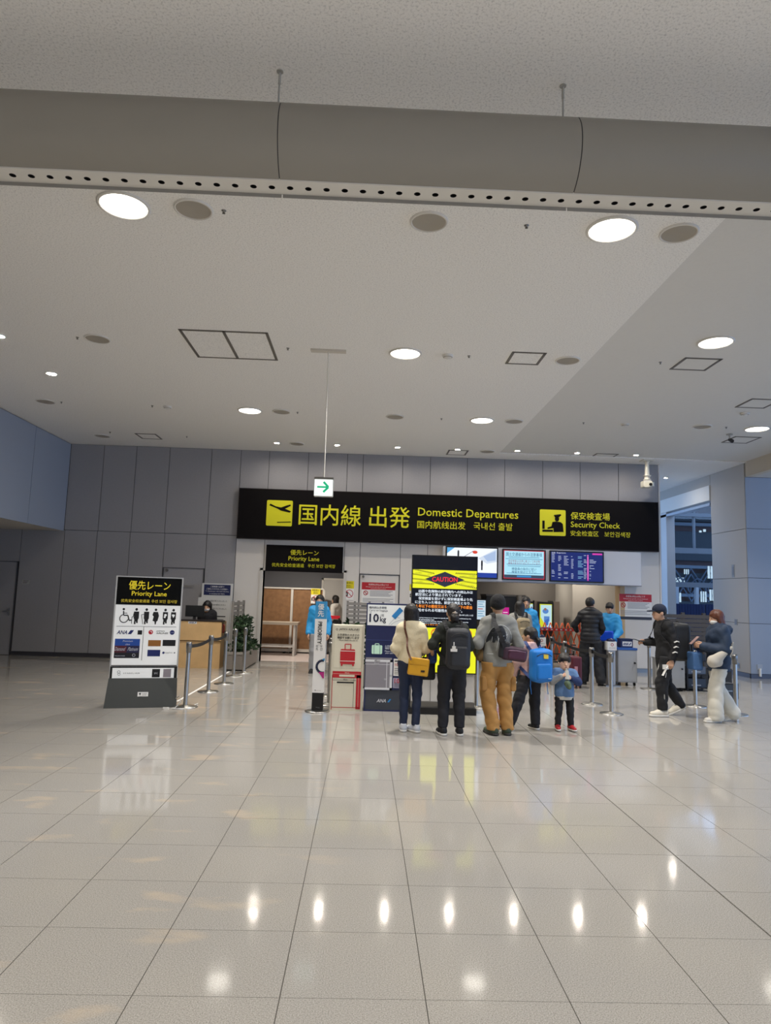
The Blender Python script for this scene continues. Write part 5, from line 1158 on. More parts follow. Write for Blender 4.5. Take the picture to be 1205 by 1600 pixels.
        S.noise(.003, 60, 1).noise(.002, 110, 2); S.build('hair', mt, s.root, .0095, s.TH); return s
    def top(s, name, mt, t=.016, hem=.86, sl=1.0, noise=.004, fr=24, r=1.0, quilt=0, neck=1.455, fy=.72, extra=None, h=.0125, k=.05):
        S = Soft(); s.torso(S, t, k, fy); [s.arm(S, d, t, sl, .035, r) for d in 'lr']
        a = s.J['pel'].copy(); b = a.copy(); b[2] = min(a[2], (hem-.05)*s.k); S.add(a, b, .147*s.w*s.k+t, .149*s.w*s.k+t, k, (1, fy, 1)); s.hem = hem
        if extra: extra(S, s)
        if noise: S.noise(noise*1.5, fr*1.25, 3).noise(noise*.8, fr*2.3, 1)
        if quilt: S.quilt(.012*s.k, quilt)
        S.cut((0, 0, -1), -hem*s.k).cut((0, .12, 1), neck*s.k+.5*t)
        return S.build(name, mt, s.root, h)
    def pants(s, name, mt, t=.012, waist=1.0, hem=.07, top=.094, kn=.062, an=.05, noise=.004, fr=22, h=.0125):
        S = Soft(); J, q = s.J, s.k
        S.add(J['pel']-v3((0, 0, .02*q)), J['pel']+v3((0, 0, .1*q)), .14*s.w*q+t, .13*s.w*q+t, .04, (1, .74, 1)); S.add(J['hipl'], J['hipr'], .085*q+t, None, .04)
        [s.leg(S, d, t, .018, top, kn, an) for d in 'lr']
        if noise: S.noise(noise*1.5, fr*1.2, 1).noise(noise*.8, fr*2.4, 4)
        S.cut((0, 0, 1), min(waist, getattr(s, 'hem', 9)+.05)*q).cut((0, 0, -1), -hem*q)
        return S.build(name, mt, s.root, h)
    def shoes(s, mt, sole, l=(0, 0), r=(0, 0), hi=0, sz=1.0):      # (turn outwards, heel lift) in degrees
        for d, (tw, pt), sg in (('l', l, 1), ('r', r, -1)):
            a = s.J['an'+d]; m = Matrix.Translation((a[0], a[1], max(0, a[2]-.085*s.k))) @ Matrix.Rotation(math.radians(tw)*sg, 4, 'Z') @ Matrix.Rotation(-math.radians(pt), 4, 'X') @ Matrix.Scale(s.k*sz, 4)
            A, B = shoe_mesh(hi); up = softmesh('shoe', [A+(m,)], mt, s.root); softmesh('sole', [B+(m,)], sole, up)
        return s
    def onback(s, x, z, dy=-.4, oy=.004, tgt=None):
        tgt = tgt or s.tgt; bv = BVHTree.FromPolygons([v.co for v in tgt.data.vertices], [p.vertices[:] for p in tgt.data.polygons])
        h = bv.ray_cast(Vector((x, dy, z)), Vector((0, 1 if dy < 0 else -1, 0)))
        return (h[0]+Vector((0, -oy if dy < 0 else oy, 0))) if h[0] is not None else None
    def drape(s, tgt, pts, r, name, mt, parent, n=24, flat=.25, side=-1):      # a band lying on the body surface through x,z points
        bv = BVHTree.FromPolygons([v.co for v in tgt.data.vertices], [p.vertices[:] for p in tgt.data.polygons]); out = []
        P = [Vector(p) for p in pts]
        for i in range(n+1):
            u = i/n*(len(P)-1); k = min(int(u), len(P)-2); p = P[k].lerp(P[k+1], u-k)
            h = bv.find_nearest(p); q_ = h[0]+h[1]*0
            d = (p-h[0]); d = d.normalized() if d.length > 1e-5 else Vector((0, -1, 0)); out.append(h[0]+d*.009 if (p-h[0]).length < .13 and 1 <= i < n else p)
        for _ in range(3): out = [out[0]]+[(out[i-1]+out[i]*2+out[i+1])/4 for i in range(1, len(out)-1)]+[out[-1]]
        for i in range(1, len(out)-1):
            h = bv.find_nearest(out[i]); d = out[i]-h[0]
            if h[1].dot(d) < .007: out[i] = h[0]+h[1]*.008
        mb = MB(); vs = []; m = len(out)
        for i, p in enumerate(out):
            d = (out[min(i+1, m-1)]-out[max(i-1, 0)]).normalized(); nrm = (bv.find_nearest(p)[0]-p); nrm = nrm.normalized() if nrm.length > 1e-5 else Vector((0, 1, 0)); w = d.cross(nrm).normalized()*r; nn = nrm*.004
            vs += [p+w+nn, p-w+nn, p-w-nn, p+w-nn]
        mb.raw(vs, [(4*i+a, 4*i+(a+1) % 4, 4*i+4+(a+1) % 4, 4*i+4+a) for i in range(m-1) for a in range(4)]+[(0, 1, 2, 3), (4*m-1, 4*m-2, 4*m-3, 4*m-4)])
        return mb.build(name, mt, parent)
def carried(f, name, label, cat):       # a bag or thing worn by a figure: top-level, in the figure's own frame
    return thing(name, label, cat, f.root.location, f.root.rotation_euler.z)
def sk(f, *p): return v3(p)*f.k
BLK_ = mat('1b1b1e', .75, bump=.25, bscale=40); SOLEW = mat('d9d6d0', .6); PANTB = mat('1d1d22', .8, bump=.2, bscale=35)

# 1 woman in cream sweater
f = Fig('woman with black bob in cream sweater and dark jeans, yellow bag at hip', (.60, 8.66, 0), -6, 1.545, .90, yaw=-.15, pitch=.10,
        ell=(-.235, -.03, 1.1), wrl=(-.16, .16, .98), elr=(.235, -.02, 1.09), wrr=(.12, .2, 1.02), knl=(-.075, .03, .49), anl=(-.075, 0, .085), knr=(.1, .02, .49), anr=(.09, -.03, .085)).body((.9, .9)).face().hair('midlong')
CREAM = mat('ddcfae', .85, bump=.5, bscale=70, sheen=.3)
t1 = f.top('sweater', CREAM, .02, .90, 1.0, .005, 20, 1.0)
f.pants('jeans', mat('1c2740', .75, bump=.2, bscale=60), .008, 1.0, .09, .088, .056, .044); f.shoes(mat('cfd2d8', .6), SOLEW, (8, 0), (-40, 0))
b = carried(f, 'shoulder_bag', 'mustard yellow shoulder bag with brown strap on the woman in cream sweater', 'bag')
YB = mat('d29a1e', .5, bump=.1, bscale=40)
S = Soft().box(sk(f, .115, -.19, .875), sk(f, .14, .04, .115), .02).noise(.003, 18, 2); T = Matrix.Translation(sk(f, .115, -.19, .875)) @ Matrix.Rotation(.1, 4, 'Y') @ Matrix.Translation(-Vector(sk(f, .115, -.19, .875))); S.build('bag_body', YB, b, .011, T)
Soft().box(sk(f, .112, -.215, .945), sk(f, .138, .022, .05), .015).build('flap', YB, b, .011, T)
f.drape(t1, [sk(f, .02, -.30, .97), sk(f, -.02, -.25, 1.05), sk(f, -.06, -.25, 1.2), sk(f, -.095, -.2, 1.36), sk(f, -.1, -.03, 1.55), sk(f, -.06, .2, 1.34), sk(f, .1, .25, 1.1), sk(f, .26, .05, .99), sk(f, .235, -.16, .95)], .012, 'strap', mat('5a3420', .5), b, 36)
MB().box(sk(f, .15, -.238, .81), sk(f, .2, -.232, .835)).build('brand_patch', mat('3a2a18', .5), b)

# 2 woman with backpack
f = Fig('woman in black with tied up hair, beside the cream sweater, wearing a dark backpack', (1.10, 8.52, 0), 0, 1.565, .97, pitch=.12, yaw=.1,
        ell=(-.31, -.05, 1.13), wrl=(-.25, .14, 1.0), elr=(.26, -.02, 1.12), wrr=(.2, .2, 1.0)).body((.9, .9)).face().hair('bun', mat('1b1210', .45, bump=.5, bscale=90))
t2 = f.top('shirt', mat('20241f', .85, bump=.2, bscale=40), .015, .84, .46, .005, 22, 1.15)
f.pants('trousers', PANTB, .014, 1.0, .10, .1, .068, .05); f.shoes(mat('18181a', .6), SOLEW, (14, 0), (2, 0))
Soft().add((-.03, -.118, .02), (.03, -.118, .02), .008).add((0, -.12, .02), (.0, -.125, .035), .007).build('hair_clip', mat('c9b9a8', .3, .5), f.root, .006, f.TH)
def backpack(f, label, mt, c, hf, tgt, name='backpack', strap=None, pocket=True, noise=.004, xs=.12):
    b = carried(f, name, label, 'backpack'); c = v3(c)*f.k; hf = v3(hf)*f.k; strap = strap or BLK_
    Soft().box(c, hf, .07*f.k).add(c+v3((0, .01, hf[2]*.55)), c+v3((0, 0, -hf[2]*.5)), hf[0]*.72, hf[0]*.8, .05, (1, hf[1]/hf[0], 1)).noise(noise, 20, 5).build('main_compartment', mt, b, .0125)
    if pocket:
        Soft().box(c+v3((0, -hf[1]*.95, -hf[2]*.35)), hf*v3((.72, .35, .5)), .035*f.k).noise(.002, 25, 1).build('front_pocket', mt, b, .011)
        MB().tube([tuple(c+hf*v3((x, -1.02-.22*(1-x*x), .42+.34*(1-x*x)))) for x in np.linspace(-.72, .72, 11)], .005, 5).build('zip_line', DARK, b)
    for sg in (-1, 1):
        x = xs*sg; f.drape(tgt, [c+v3((x*.8*f.k, hf[1]*.6, hf[2]*.7)), sk(f, x, -.1, 1.42), sk(f, x, 0, 1.56), sk(f, x*1.05, .2, 1.38), sk(f, x*1.3, .22, 1.2), sk(f, x*1.9, .05, 1.08), c+v3((sg*hf[0]*.9, hf[1]*.5, -hf[2]*.75))], .026*f.k, 'strap', strap, b, 26)
    MB().tube([tuple(c+v3((x, .0, hf[2]+z))) for x, z in ((-.04, -.01), (-.025, .025), (.025, .025), (.04, -.01))], .009, 6).build('top_handle', strap, b)
    return b
PACK = mat('25272d', .6, bump=.2, bscale=30)
b = backpack(f, 'dark charcoal backpack with white tag worn by the woman in black', PACK, (.04, -.26, 1.13), (.155, .1, .26), t2)
MB().box(sk(f, -.055, -.405, 1.13), sk(f, -.01, -.39, 1.17)).box(sk(f, -.075, -.403, 1.10), sk(f, .01, -.392, 1.135)).cyl(sk(f, -.033, -.4, 1.17), sk(f, -.033, -.395, 1.22), .006).build('white_charm', SOLEW, b)
p = carried(f, 'pouch', 'small blue patterned pouch held at the left side of the woman in black', 'pouch')
Soft().box(sk(f, -.26, .16, .99), sk(f, .07, .05, .1), .03).noise(.004, 25).build('pouch_body', mat('1f3a78', .7, var=.5, bscale=50), p, .011); MB().tube([tuple(sk(f, -.30, .14, 1.09)), tuple(sk(f, -.27, .12, 1.16)), tuple(sk(f, -.23, .14, 1.09))], .006).build('loop', YB, p)
p = carried(f, 'tote_bag', 'black folded tote hanging between the cream sweater and the woman in black', 'bag')
Soft().box(sk(f, -.30, .22, .82), sk(f, .1, .05, .15), .03).noise(.005, 18).build('bag_body', BLK_, p, .012); MB().tube([tuple(sk(f, -.37, .22, .96)), tuple(sk(f, -.32, .19, 1.04)), tuple(sk(f, -.25, .22, .96))], .007).build('handle', BLK_, p)

# 3 man with beanie
f = Fig('man in black beanie and grey printed sweatshirt with tan cargo trousers', (1.67, 8.6, 0), 4, 1.68, 1.03, yaw=-.1, pitch=.06,
        ell=(-.29, -.03, 1.1), wrl=(-.2, .2, 1.06), elr=(.285, -.03, 1.09), wrr=(.2, .2, 1.02), knl=(-.12, .03, .49), anl=(-.05, -.02, .085), anr=(.13, .0, .085)).body((.9, .9)).face().hair('short')
Soft().ell((0, -.014, .05), (.096, .114, .098), .02).add((0, -.014, .02), (0, -.014, .0), .094, .094, .02, (1, 1.2, .5)).cut((0, .12, -1), .02).noise(.002, 70).build('beanie', mat('17171a', .9, bump=.5, bscale=80), f.root, .0095, f.TH)
GSW = mat('8d8d88', .9, bump=.25, bscale=50)
t3 = f.top('sweatshirt', GSW, .022, .83, 1.0, .006, 18, 1.08)
f.tgt = t3
f.pants('cargo_trousers', mat('b5864a', .85, bump=.35, bscale=22), .014, 1.0, .06, .1, .076, .066, .007, 17)
f.shoes(mat('3f4a38', .7), mat('2c2a26', .7), (16, 0), (8, 0), -.01, 1.06)
MB()
S = Soft().box(sk(f, -.175, .0, .62), sk(f, .035, .075, .09), .02).box(sk(f, .19, .0, .62), sk(f, .035, .075, .09), .02); S.build('cargo_pocket', mat('ad7f46', .85, bump=.3, bscale=22), f.root, .012)
def strokes(f, tgt, lines, r, name, mt, parent, dy=-.4):
    bv = BVHTree.FromPolygons([v.co for v in tgt.data.vertices], [p.vertices[:] for p in tgt.data.polygons]); mb = MB(); sg = 1 if dy < 0 else -1
    for ln in lines:
        pts = []
        for (x0, z0), (x1, z1) in zip(ln, ln[1:]):
            for i in range(4):
                u = i/4; h = bv.ray_cast(Vector(((x0+(x1-x0)*u)*f.k, dy, (z0+(z1-z0)*u)*f.k)), Vector((0, sg, 0)))
                if h[0] is not None: pts.append(h[0]-Vector((0, .002*sg, 0)))
        if len(pts) > 1: mb.tube(pts, r, 4, flat=.4, upv=(0, 1, 0))
    return mb.build(name, mt, parent)
arch = [(.16*math.cos(a), 1.14+.2*math.sin(a)) for a in np.linspace(0, PI, 15)]
strokes(f, t3, [[(-.17, z), (.17-.0*z, z)] for z in np.linspace(1.13, 1.33, 18) if z < 1.3 or True][:0] + [[(-.16*math.sqrt(max(0, 1-((z-1.13)/.2)**2)), z), (.16*math.sqrt(max(0, 1-((z-1.13)/.2)**2)), z)] for z in np.linspace(1.13, 1.32, 15)], .0095, 'dark_print', mat('33363b', .85), f.root)
strokes(f, t3, [arch, [(-.16, 1.14), (-.18, 1.04), (-.19, .98)], [(-.02, 1.12), (-.03, 1.2), (.02, 1.27)], [(.05, 1.12), (.09, 1.2), (.07, 1.28)], [(-.1, 1.13), (-.09, 1.22)], [(-.19, .985), (-.05, .985)], [(-.05, 1.02), (.0, 1.25)], [(.02, 1.2), (.12, 1.23)]], .004, 'line_print', mat('c9cbcb', .85), f.root)
b = carried(f, 'sling_bag', 'maroon and black sling bag across the back of the man in beanie', 'bag')
MAR = mat('3a1f30', .6, bump=.2, bscale=30)
T = Matrix.Translation(sk(f, .15, -.21, 1.0)) @ Matrix.Rotation(.12, 4, 'Y')
Soft().box((0, 0, 0), (.155, .06, .085), .04).noise(.004, 22).build('bag_body', MAR, b, .011, T); Soft().box((.02, -.055, -.01), (.11, .022, .055), .02).build('front_pocket', mat('4a2138', .6), b, .011, T); Soft().box((-.13, -.0, .03), (.06, .05, .1), .03).build('side_panel', BLK_, b, .012, T)
MB().tube([tuple(T @ Vector(p)) for p in ((-.1, -.082, .03), (0, -.085, .045), (.12, -.075, .04))], .004, 5).build('zip_line', mat('8a6a80', .5), b)
f.drape(t3, [sk(f, .03, -.26, 1.06), sk(f, -.03, -.28, 1.2), sk(f, -.1, -.24, 1.36), sk(f, -.12, -.05, 1.6), sk(f, -.06, .25, 1.34), sk(f, .15, .28, 1.1), sk(f, .32, .05, 1.02), sk(f, .27, -.2, .98)], .026, 'strap', BLK_, b, 34)
j = carried(f, 'folded_jacket', 'brown and olive jacket draped over the left arm of the man in beanie', 'jacket')
Soft().add(sk(f, -.27, .04, 1.14), sk(f, -.24, .16, 1.1), .05, .05, .04).add(sk(f, -.26, .06, 1.08), sk(f, -.21, .02, .93), .07, .055, .04, (1, .7, 1)).noise(.01, 22, 4).build('jacket_body', mat('6a5330', .8, var=.35, bscale=14), j, .012); Soft().add(sk(f, -.28, .0, 1.12), sk(f, -.27, -.02, .99), .035, .02, .03).noise(.006, 24).build('sleeve', mat('4c4c36', .8), j, .012)

# 4 girl with blue backpack
f = Fig('girl with black ponytail in pale pink top, blue backpack and wide stance', (2.17, 9.0, 0), 14, 1.27, .92, 1.18, yaw=.75, pitch=.05,
        knl=(-.22, -.02, .5), anl=(-.40, -.05, .085), hipl=(-.085, 0, .91), knr=(.11, .03, .49), anr=(.10, -.02, .085), ell=(-.26, .04, 1.12), wrl=(-.24, .12, .9), elr=(.24, 0, 1.1), wrr=(.2, .2, .98)).body((.6, .6)).face().hair('pony')
t4 = f.top('pink_top', mat('d8b3ac', .85, bump=.2, bscale=40), .018, .86, 1.0, .005, 26, 1.15)
f.pants('trousers', PANTB, .016, 1.0, .08, .1, .072, .058); f.shoes(mat('1d1d20', .6), SOLEW, (40, 0), (-12, 0))
BP = mat('1476c8', .55, bump=.15, bscale=30)
b = backpack(f, 'bright blue backpack with yellow patch worn by the girl', BP, (.06, -.27, 1.10), (.19, .11, .27), t4, strap=mat('2a3f74', .6))
MB().prism(rrect(*[v*f.k for v in (.05, 1.22, .13, 1.29)], .006), -.405*f.k, -.385*f.k).build('yellow_patch', mat('e6c83a', .5), b)
mb = MB(); words(mb, 'FACE', .09*f.k, 1.255*f.k, .05*f.k, -.407*f.k); mb.build('patch_print', DARK, b) if False else None
MB().rect(*[v*f.k for v in (.12, .89, .18, .9)], -.42*f.k).build('white_print', mat('bfe0f4', .5), b)
for x in (-.11, .2): MB().tube([tuple(sk(f, x, -.24, .87)), tuple(sk(f, x-.01, -.25, .75)), tuple(sk(f, x+.01, -.25, .62))], .011, 5, flat=.3).build('loose_strap', BP, b)

# 5 toddler
f = Fig('toddler facing the queue in colour block sweater and red shoes, drinking', (2.61, 8.98, 0), 176, .95, 1.2, 1.62, pitch=.0,
        head=(0, .03, 1.535), nek=(0, 0, 1.36), shl=(-.17, 0, 1.29), shr=(.17, 0, 1.29), che=(0, 0, 1.2), wai=(0, .01, 1.02), pel=(0, 0, .88), ell=(-.33, .1, 1.1), wrl=(-.1, .26, 1.2), elr=(.33, .1, 1.1), wrr=(.1, .26, 1.24),
        hipl=(-.09, 0, .84), hipr=(.09, 0, .84), knl=(-.13, .02, .46), knr=(.13, .02, .46), anl=(-.15, -.02, .1), anr=(.15, -.02, .1), skin=mat('d8ab8c', .55)).body((1.1, 1.1), ((.5, .2, .8), (-.5, .2, .8))).face().hair('fringe', mat('1c1512', .5, bump=.4, bscale=90))
t5 = f.top('sweater', mat('5f7fa8', .85, bump=.2, bscale=50), .016, .76, .5, .004, 30, 1.25, neck=1.38)
for d, c in (('l', '24345e'), ('r', '9a9a97')):
    S = Soft(); J = f.J; S.add(J['sh'+d]*.35+J['el'+d]*.65, J['el'+d], .052*f.k*1.3+.01, .05*f.k*1.25+.01, .02); S.add(J['el'+d], J['el'+d]*.12+J['wr'+d]*.88, .05*f.k*1.2+.012, .04*f.k*1.2+.01, .02); S.noise(.003, 40).build('sleeve', mat(c, .85), f.root, .009)
Soft().add(f.J['pel']-sk(f, 0, 0, .05), f.J['pel']-sk(f, 0, 0, .25), .147*f.w*f.k+.014, None, .03, (1, .72, 1)).noise(.003, 40).cut((0, 0, 1), .8*f.k).cut((0, 0, -1), -.69*f.k).build('shirt_hem', mat('cfcabf', .8), f.root, .009)
f.hem = .70; f.pants('trousers', PANTB, .008, .9, .1, .098, .07, .055, .003, 34, .01)
mb = MB()
for sg in (-1, 1): mb.tube([tuple(sk(f, sg*.215, .0, .78)), tuple(sk(f, sg*.205, .03, .46)), tuple(sk(f, sg*.21, -.01, .14))], .013, 5, flat=.4, upv=(1, 0, 0))
mb.build('side_stripe', SOLEW, f.root, 'stuff'); f.shoes(mat('b02028', .5), SOLEW, (14, 0), (4, 0), 0, 1.25)
p = carried(f, 'drink_bottle', 'small clear bottle with a grey toy held to the mouth by the toddler', 'bottle')
MB().cyl(sk(f, 0, .32, 1.17), sk(f, 0, .255, 1.36), .03, .026, 14).build('bottle_body', mat('b9b7ae', .2), p); MB().cyl(sk(f, 0, .255, 1.36), sk(f, 0, .24, 1.41), .02, .012, 12).build('cap', mat('8d8c86', .4), p); Soft().ell(sk(f, 0, .33, 1.08), sk(f, .075, .06, .085), .02).ell(sk(f, -.05, .34, 1.0), sk(f, .04, .04, .05), .03).noise(.004, 50).build('toy', mat('5b6a52', .8, var=.4, bscale=40), p, .009)
MB().prism(rrect(*[v*f.k for v in (-.09, .90, .09, .98)], .01), .195*f.k*1.0, .2*f.k).build if False else None

# 6 man in puffer vest
f = Fig('man in black quilted vest and black trousers at the counter, seen from behind', (4.55, 13.85, 0), -20, 1.71, 1.0, yaw=-.3,
        ell=(-.34, .0, 1.15), wrl=(-.27, .2, 1.03), elr=(.26, 0, 1.1), wrr=(.2, .25, 1.0), knl=(-.11, .02, .49), anl=(-.12, .0, .085), knr=(.13, .0, .49), anr=(.2, -.12, .1)).body((.8, .8)).face().hair('short')
f.top('shirt', mat('17171a', .85), .012, .9, 1.0, .004, 22, 1.2, h=.016)
f.top('quilted_vest', mat('1c1c20', .5, bump=.15, bscale=30), .028, .80, .08, .002, 22, 1.05, .085, 1.5, .8)
f.pants('trousers', BLK_, .02, 1.0, .05, .105, .085, .075, .006, 16, .016); f.shoes(mat('1a1a1c', .5), mat('2a2a2c', .6), (8, 0), (-10, 18))
# 7 staff woman
def staff(label, loc, deg, H, **k):
    ha, mk, st, hd, th = k.pop('hair', 'short'), k.pop('mask', None), k.pop('legs', '3a3d46'), k.pop('hands', (.6, .6)), k.pop('collar', '1f2024')
    f = Fig(label, loc, deg, H, .97, **k).body(hd).face(mask=mk).hair(ha, k.get('hm', HAIRB))
    f.top('blue_jacket', BLUE, .028, .80, .98, .007, 18, 1.15, h=.014)
    Soft().add(f.J['nek']-sk(f, 0, 0, .02), f.J['nek']+sk(f, 0, .01, .03), .075*f.k, .066*f.k, .02).cut((0, 0, 1), 1.475*f.k).build('collar', mat(th, .8), f.root, .012)
    f.pants('trousers', mat(st, .8), .016, 1.0, .06, .1, .075, .065, .004, 18, .017); f.shoes(mat('1a1a1c', .5), mat('2a2a2c', .6), (8, 0), (8, 0))
    return f
f = staff('staff woman in bright blue jacket leaning at the counter cabinet', (5.22, 14.6, 0), 150, 1.62, hair='fringe', yaw=.25, pitch=-.15, legs='2a2d36', collar='8a5a50', wrl=(-.12, .3, .92), ell=(-.25, .1, 1.08), wrr=(.2, .32, .94), elr=(.27, .08, 1.09))
p = carried(f, 'blue_folder', 'glowing blue plastic folder held by the staff woman', 'folder')
Soft().box(sk(f, .02, .33, .98), sk(f, .15, .03, .11), .02).noise(.003, 20).build('sheet', mat('1450d8', .35), p, .014); MB().box(sk(f, -.12, .355, .875), sk(f, .16, .37, .89)).build('edge', mat('0d2f90', .4), p)
# 8 staff man
f = staff('staff man in bright blue jacket with dark scarf facing the queue', (3.30, 14.05, 0), 165, 1.69, hair='short', yaw=.15, legs='25262c', collar='16161a')
# 9 traveller with tan backpack
f = Fig('traveller in grey shirt with tan backpack standing before the staff man', (3.05, 13.5, 0), 5, 1.60, 1.1, yaw=-.2, pitch=-.1).body().face().hair('midlong')
t9 = f.top('grey_shirt', mat('94918b', .85, bump=.2, bscale=40), .02, .84, .95, .004, 20, 1.2, h=.016); f.pants('trousers', PANTB, .016, 1.0, .06, .1, .075, .06, .004, 18, .018); f.shoes(mat('d8d5ce', .6), SOLEW, (6, 0), (6, 0))
backpack(f, 'tan backpack with dark straps on the traveller in grey shirt', mat('9a8a6c', .7, var=.25, bscale=16), (0, -.24, 1.14), (.14, .09, .22), t9)
# 10 man with cap walking
f = Fig('man in navy cap and black tracksuit walking with a large backpack', (4.52, 10.32, 0), 92, 1.63, 1.02, yaw=.05, pitch=-.05,
        knr=(.09, -.04, .50), anr=(.09, -.27, .16), knl=(-.09, .11, .50), anl=(-.09, .10, .085), ell=(-.22, -.06, 1.1), wrl=(-.21, .0, .86), elr=(.2, -.04, 1.1), wrr=(.2, .22, 1.1), che=(0, .03, 1.27), shl=(-.155, .02, 1.365), shr=(.155, .02, 1.365), nek=(0, .03, 1.44), head=(0, .09, 1.57)).body((.7, 1.0)).face().hair('short')
CAP = mat('1b2338', .8)
Soft().ell((0, -.008, .052), (.094, .112, .086), .02).cut((0, .0, -1), -.02).build('cap', CAP, f.root, .009, f.TH); Soft().ell((0, .125, .03), (.075, .075, .012), .01).cut((0, -1, 0), -.08).build('cap_peak', CAP, f.root, .008, f.TH)
t10 = f.top('black_jacket', mat('19191c', .8, bump=.2, bscale=40), .022, .86, 1.0, .005, 20, 1.2)
f.pants('track_trousers', mat('1a1a1d', .8, bump=.2, bscale=40), .016, 1.0, .10, .1, .075, .055, .006, 18)
f.shoes(mat('ddd5c4', .6), SOLEW, (4, 0), (0, 24), 0, 1.12)
MB().tube([tuple(sk(f, -.192, .02, .9)), tuple(sk(f, -.187, .07, .7)), tuple(sk(f, -.178, .11, .5)), tuple(sk(f, -.165, .105, .2))], .008, 5, flat=.4, upv=(1, 0, 0)).tube([tuple(sk(f, -.05, .125, .8)), tuple(sk(f, -.06, .19, .5)), tuple(sk(f, -.07, .165, .16))], .006, 5).build('white_piping', SOLEW, f.root)
mb = MB()
for z, y in ((1.13, -.05), (1.05, -.04), (.97, -.02)): mb.tube([tuple(sk(f, -.272, y-.04, z+.01)), tuple(sk(f, -.278, y, z+.02)), tuple(sk(f, -.272, y+.04, z))], .012, 6, flat=.5)
mb.build('sleeve_print', SOLEW, f.root); MB().box(sk(f, -.205, .05, .72), sk(f, -.19, .14, .79)).build('white_tag', SOLEW, f.root)
backpack(f, 'large black backpack on the walking man in navy cap', mat('1e1f22', .55, bump=.2, bscale=30), (0, -.2, 1.13), (.17, .15, .29), t10)
p = carried(f, 'smartphone', 'smartphone held forward by the man in navy cap', 'phone'); T = Matrix.Translation(sk(f, .18, .34, 1.12)) @ Matrix.Rotation(.25, 4, 'X')
MB().box((-.036, -.075, -.005), (.036, .075, .003), T=T).build('case', DARK, p); MB().box((-.033, -.07, .003), (.033, .07, .005), T=T).build('screen', mat('8fa0b4', .2), p)
p = carried(f, 'boarding_slip', 'white paper slip held low in the hand of the walking man', 'paper'); T = Matrix.Translation(sk(f, -.21, .11, .70)) @ Matrix.Rotation(.5, 4, 'X')
MB().box((-.03, -.002, -.08), (.03, .002, .08), T=T).build('sheet', PAPER, p); MB().box((-.031, -.003, .02), (.031, .003, .04), T=T).build('print_band', mat('b9bcc4', .6), p)
# 11 woman in navy jacket
f = Fig('woman with brown hair in navy jacket and wide white trousers looking at phone', (5.12, 9.93, 0), 88, 1.575, 1.0, yaw=0, pitch=-.18,
        knr=(.09, -.02, .50), anr=(.09, -.24, .13), knl=(-.09, .10, .50), anl=(-.09, .10, .085), ell=(-.24, -.01, 1.1), wrl=(-.1, .26, 1.14), elr=(.25, -.01, 1.09), wrr=(.12, .24, 1.12)).body((1.0, .9)).face(mask=mat('e8e6e2', .7)).hair('midlong', HAIRR)
def hood(S, f): S.ell(sk(f, 0, -.13, 1.40), sk(f, .14, .09, .08), .05)
NJ = mat('1f3047', .7, bump=.2, bscale=30)
t11 = f.top('navy_jacket', NJ, .035, .76, 1.0, .008, 16, 1.25, extra=hood, neck=1.5, fy=.85)
WP = mat('ddd8ca', .8, bump=.15, bscale=25)
f.pants('wide_trousers', WP, .014, 1.0, .03, .1, .088, .1, .005, 15); f.shoes(mat('d9d4ca', .6), SOLEW, (4, 0), (0, 22))
b = carried(f, 'blue_tote', 'blue tote bag hanging in front of the woman in navy jacket', 'bag')
Soft().box(sk(f, .08, .33, .90), sk(f, .12, .075, .135), .02).noise(.005, 20).build('bag_body', mat('3f6596', .7, bump=.2, bscale=30), b, .012); MB().tube([tuple(sk(f, .08, .28, 1.02)), tuple(sk(f, .1, .27, 1.1)), tuple(sk(f, .1, .32, 1.1)), tuple(sk(f, .08, .37, 1.02))], .008).build('handle', mat('3f6596', .7), b)
b = carried(f, 'white_shoulder_bag', 'off white soft shoulder bag under the arm of the woman in navy jacket', 'bag')
T = Matrix.Translation(sk(f, -.215, .12, .96)) @ Matrix.Rotation(.75, 4, 'X')
Soft().add(sk(f, -.275, -.07, 1.14), sk(f, -.24, .18, .93), .022, .082, .03, (.65, 1, 1)).add(sk(f, -.24, .2, .92), sk(f, -.23, .1, .90), .075, .05, .04, (.65, 1, 1)).noise(.005, 26).build('bag_body', mat('c3bbad', .8), b, .011); f.drape(t11, [sk(f, -.26, -.06, 1.0), sk(f, -.27, -.12, 1.12), sk(f, -.28, -.1, 1.22)], .022, 'strap', mat('b7ae9f', .8), b, 18)
p = carried(f, 'smartphone', 'phone in pinkish case held up by the woman in navy jacket', 'phone'); T = Matrix.Translation(sk(f, .02, .36, 1.22)) @ Matrix.Rotation(-.75, 4, 'X')
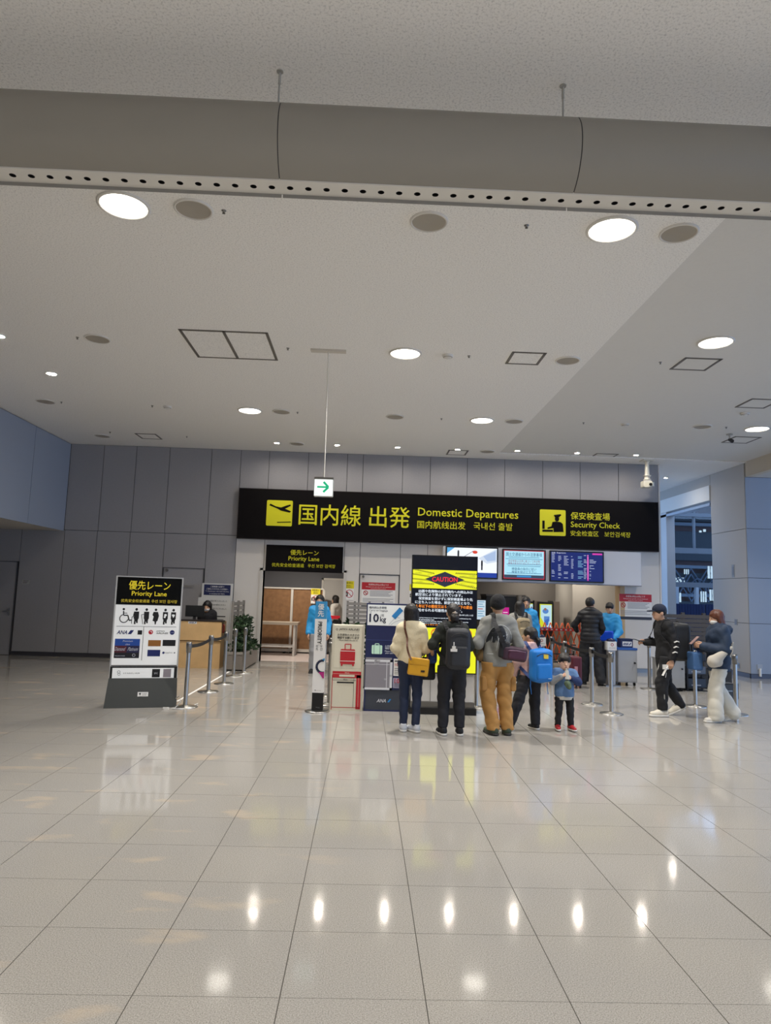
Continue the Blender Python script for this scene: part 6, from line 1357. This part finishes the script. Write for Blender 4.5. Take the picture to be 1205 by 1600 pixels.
MB().box((-.036, -.08, -.005), (.036, .08, .003), T=T).build('case', mat('a88a84', .5), p); MB().box((-.033, -.075, -.007), (.033, .075, -.005), T=T).build('back_glass', mat('4a3d3c', .3), p)
# 12 staff behind the priority pillar
f = staff('staff member with brown hair in blue jacket behind the priority pillar', (-.92, 14.55, 0), 178, 1.60, hair='bob', mask=mat('e8e6e2', .7), legs='9a9a9c', collar='d9d9d9')
# 13 person in the hall
f = Fig('person with long dark hair in white top beyond the priority doorway', (at(524, 960, 19.0).x, 18.95, 0), 60, 1.58, .95).body().face().hair('long')
f.top('white_top', mat('cfcac2', .8), .02, .95, 1.0, .004, 20, 1.2, h=.018); f.pants('black_skirt', BLK_, .03, 1.05, .3, .12, .12, .12, 0, 18, .02); f.shoes(BLK_, BLK_)
# 14 desk clerk
f = Fig('masked clerk with black hair bending behind the wooden desk', (at(324, 955, 15.53).x, 15.53, 0), 180, 1.40, 1.15, 1.22, head=(0, .06, 1.53), pitch=-.15).body((None, None)).face(mask=mat('d9d9da', .7)).hair('bob')
f.top('dark_cardigan', mat('1d1d22', .85), .02, .8, 1.0, .004, 20, 1.2, h=.018); f.pants('trousers', BLK_, .016, 1.0, .06, .1, .075, .06, 0, 18, .022); f.shoes(BLK_, BLK_)
# suitcase by the belt line
s = thing('suitcase', 'burgundy upright suitcase with a luggage tag beside the belt line', 'suitcase', (at(901, 1060, 13.2).x, 13.2, 0))
BG = mat('5c1f2c', .45); z0, z1 = .05, at(900, 1026, 13.2).z
Soft().box((0, .12, (z0+z1)/2), (.1, .16, (z1-z0)/2), .03).build('shell', BG, s, .014)
for x in (-.07, .07):
    for y in (0, .24): MB().cyl((x-.012, y, .028), (x+.012, y, .028), .028, n=10).build('wheel', BLACK, s)
for x in (-.04, .04): MB().cyl((x, .2, z1-.01), (x, .2, z1+.2), .006, n=6).build('handle_bar', STEELD, s)
MB().box((-.05, .19, z1+.19), (.05, .21, z1+.215)).build('grip', BLACK, s); MB().box((-.05, -.052, z1-.3), (.01, -.045, z1-.18)).build('luggage_tag', mat('c98f98', .6), s)
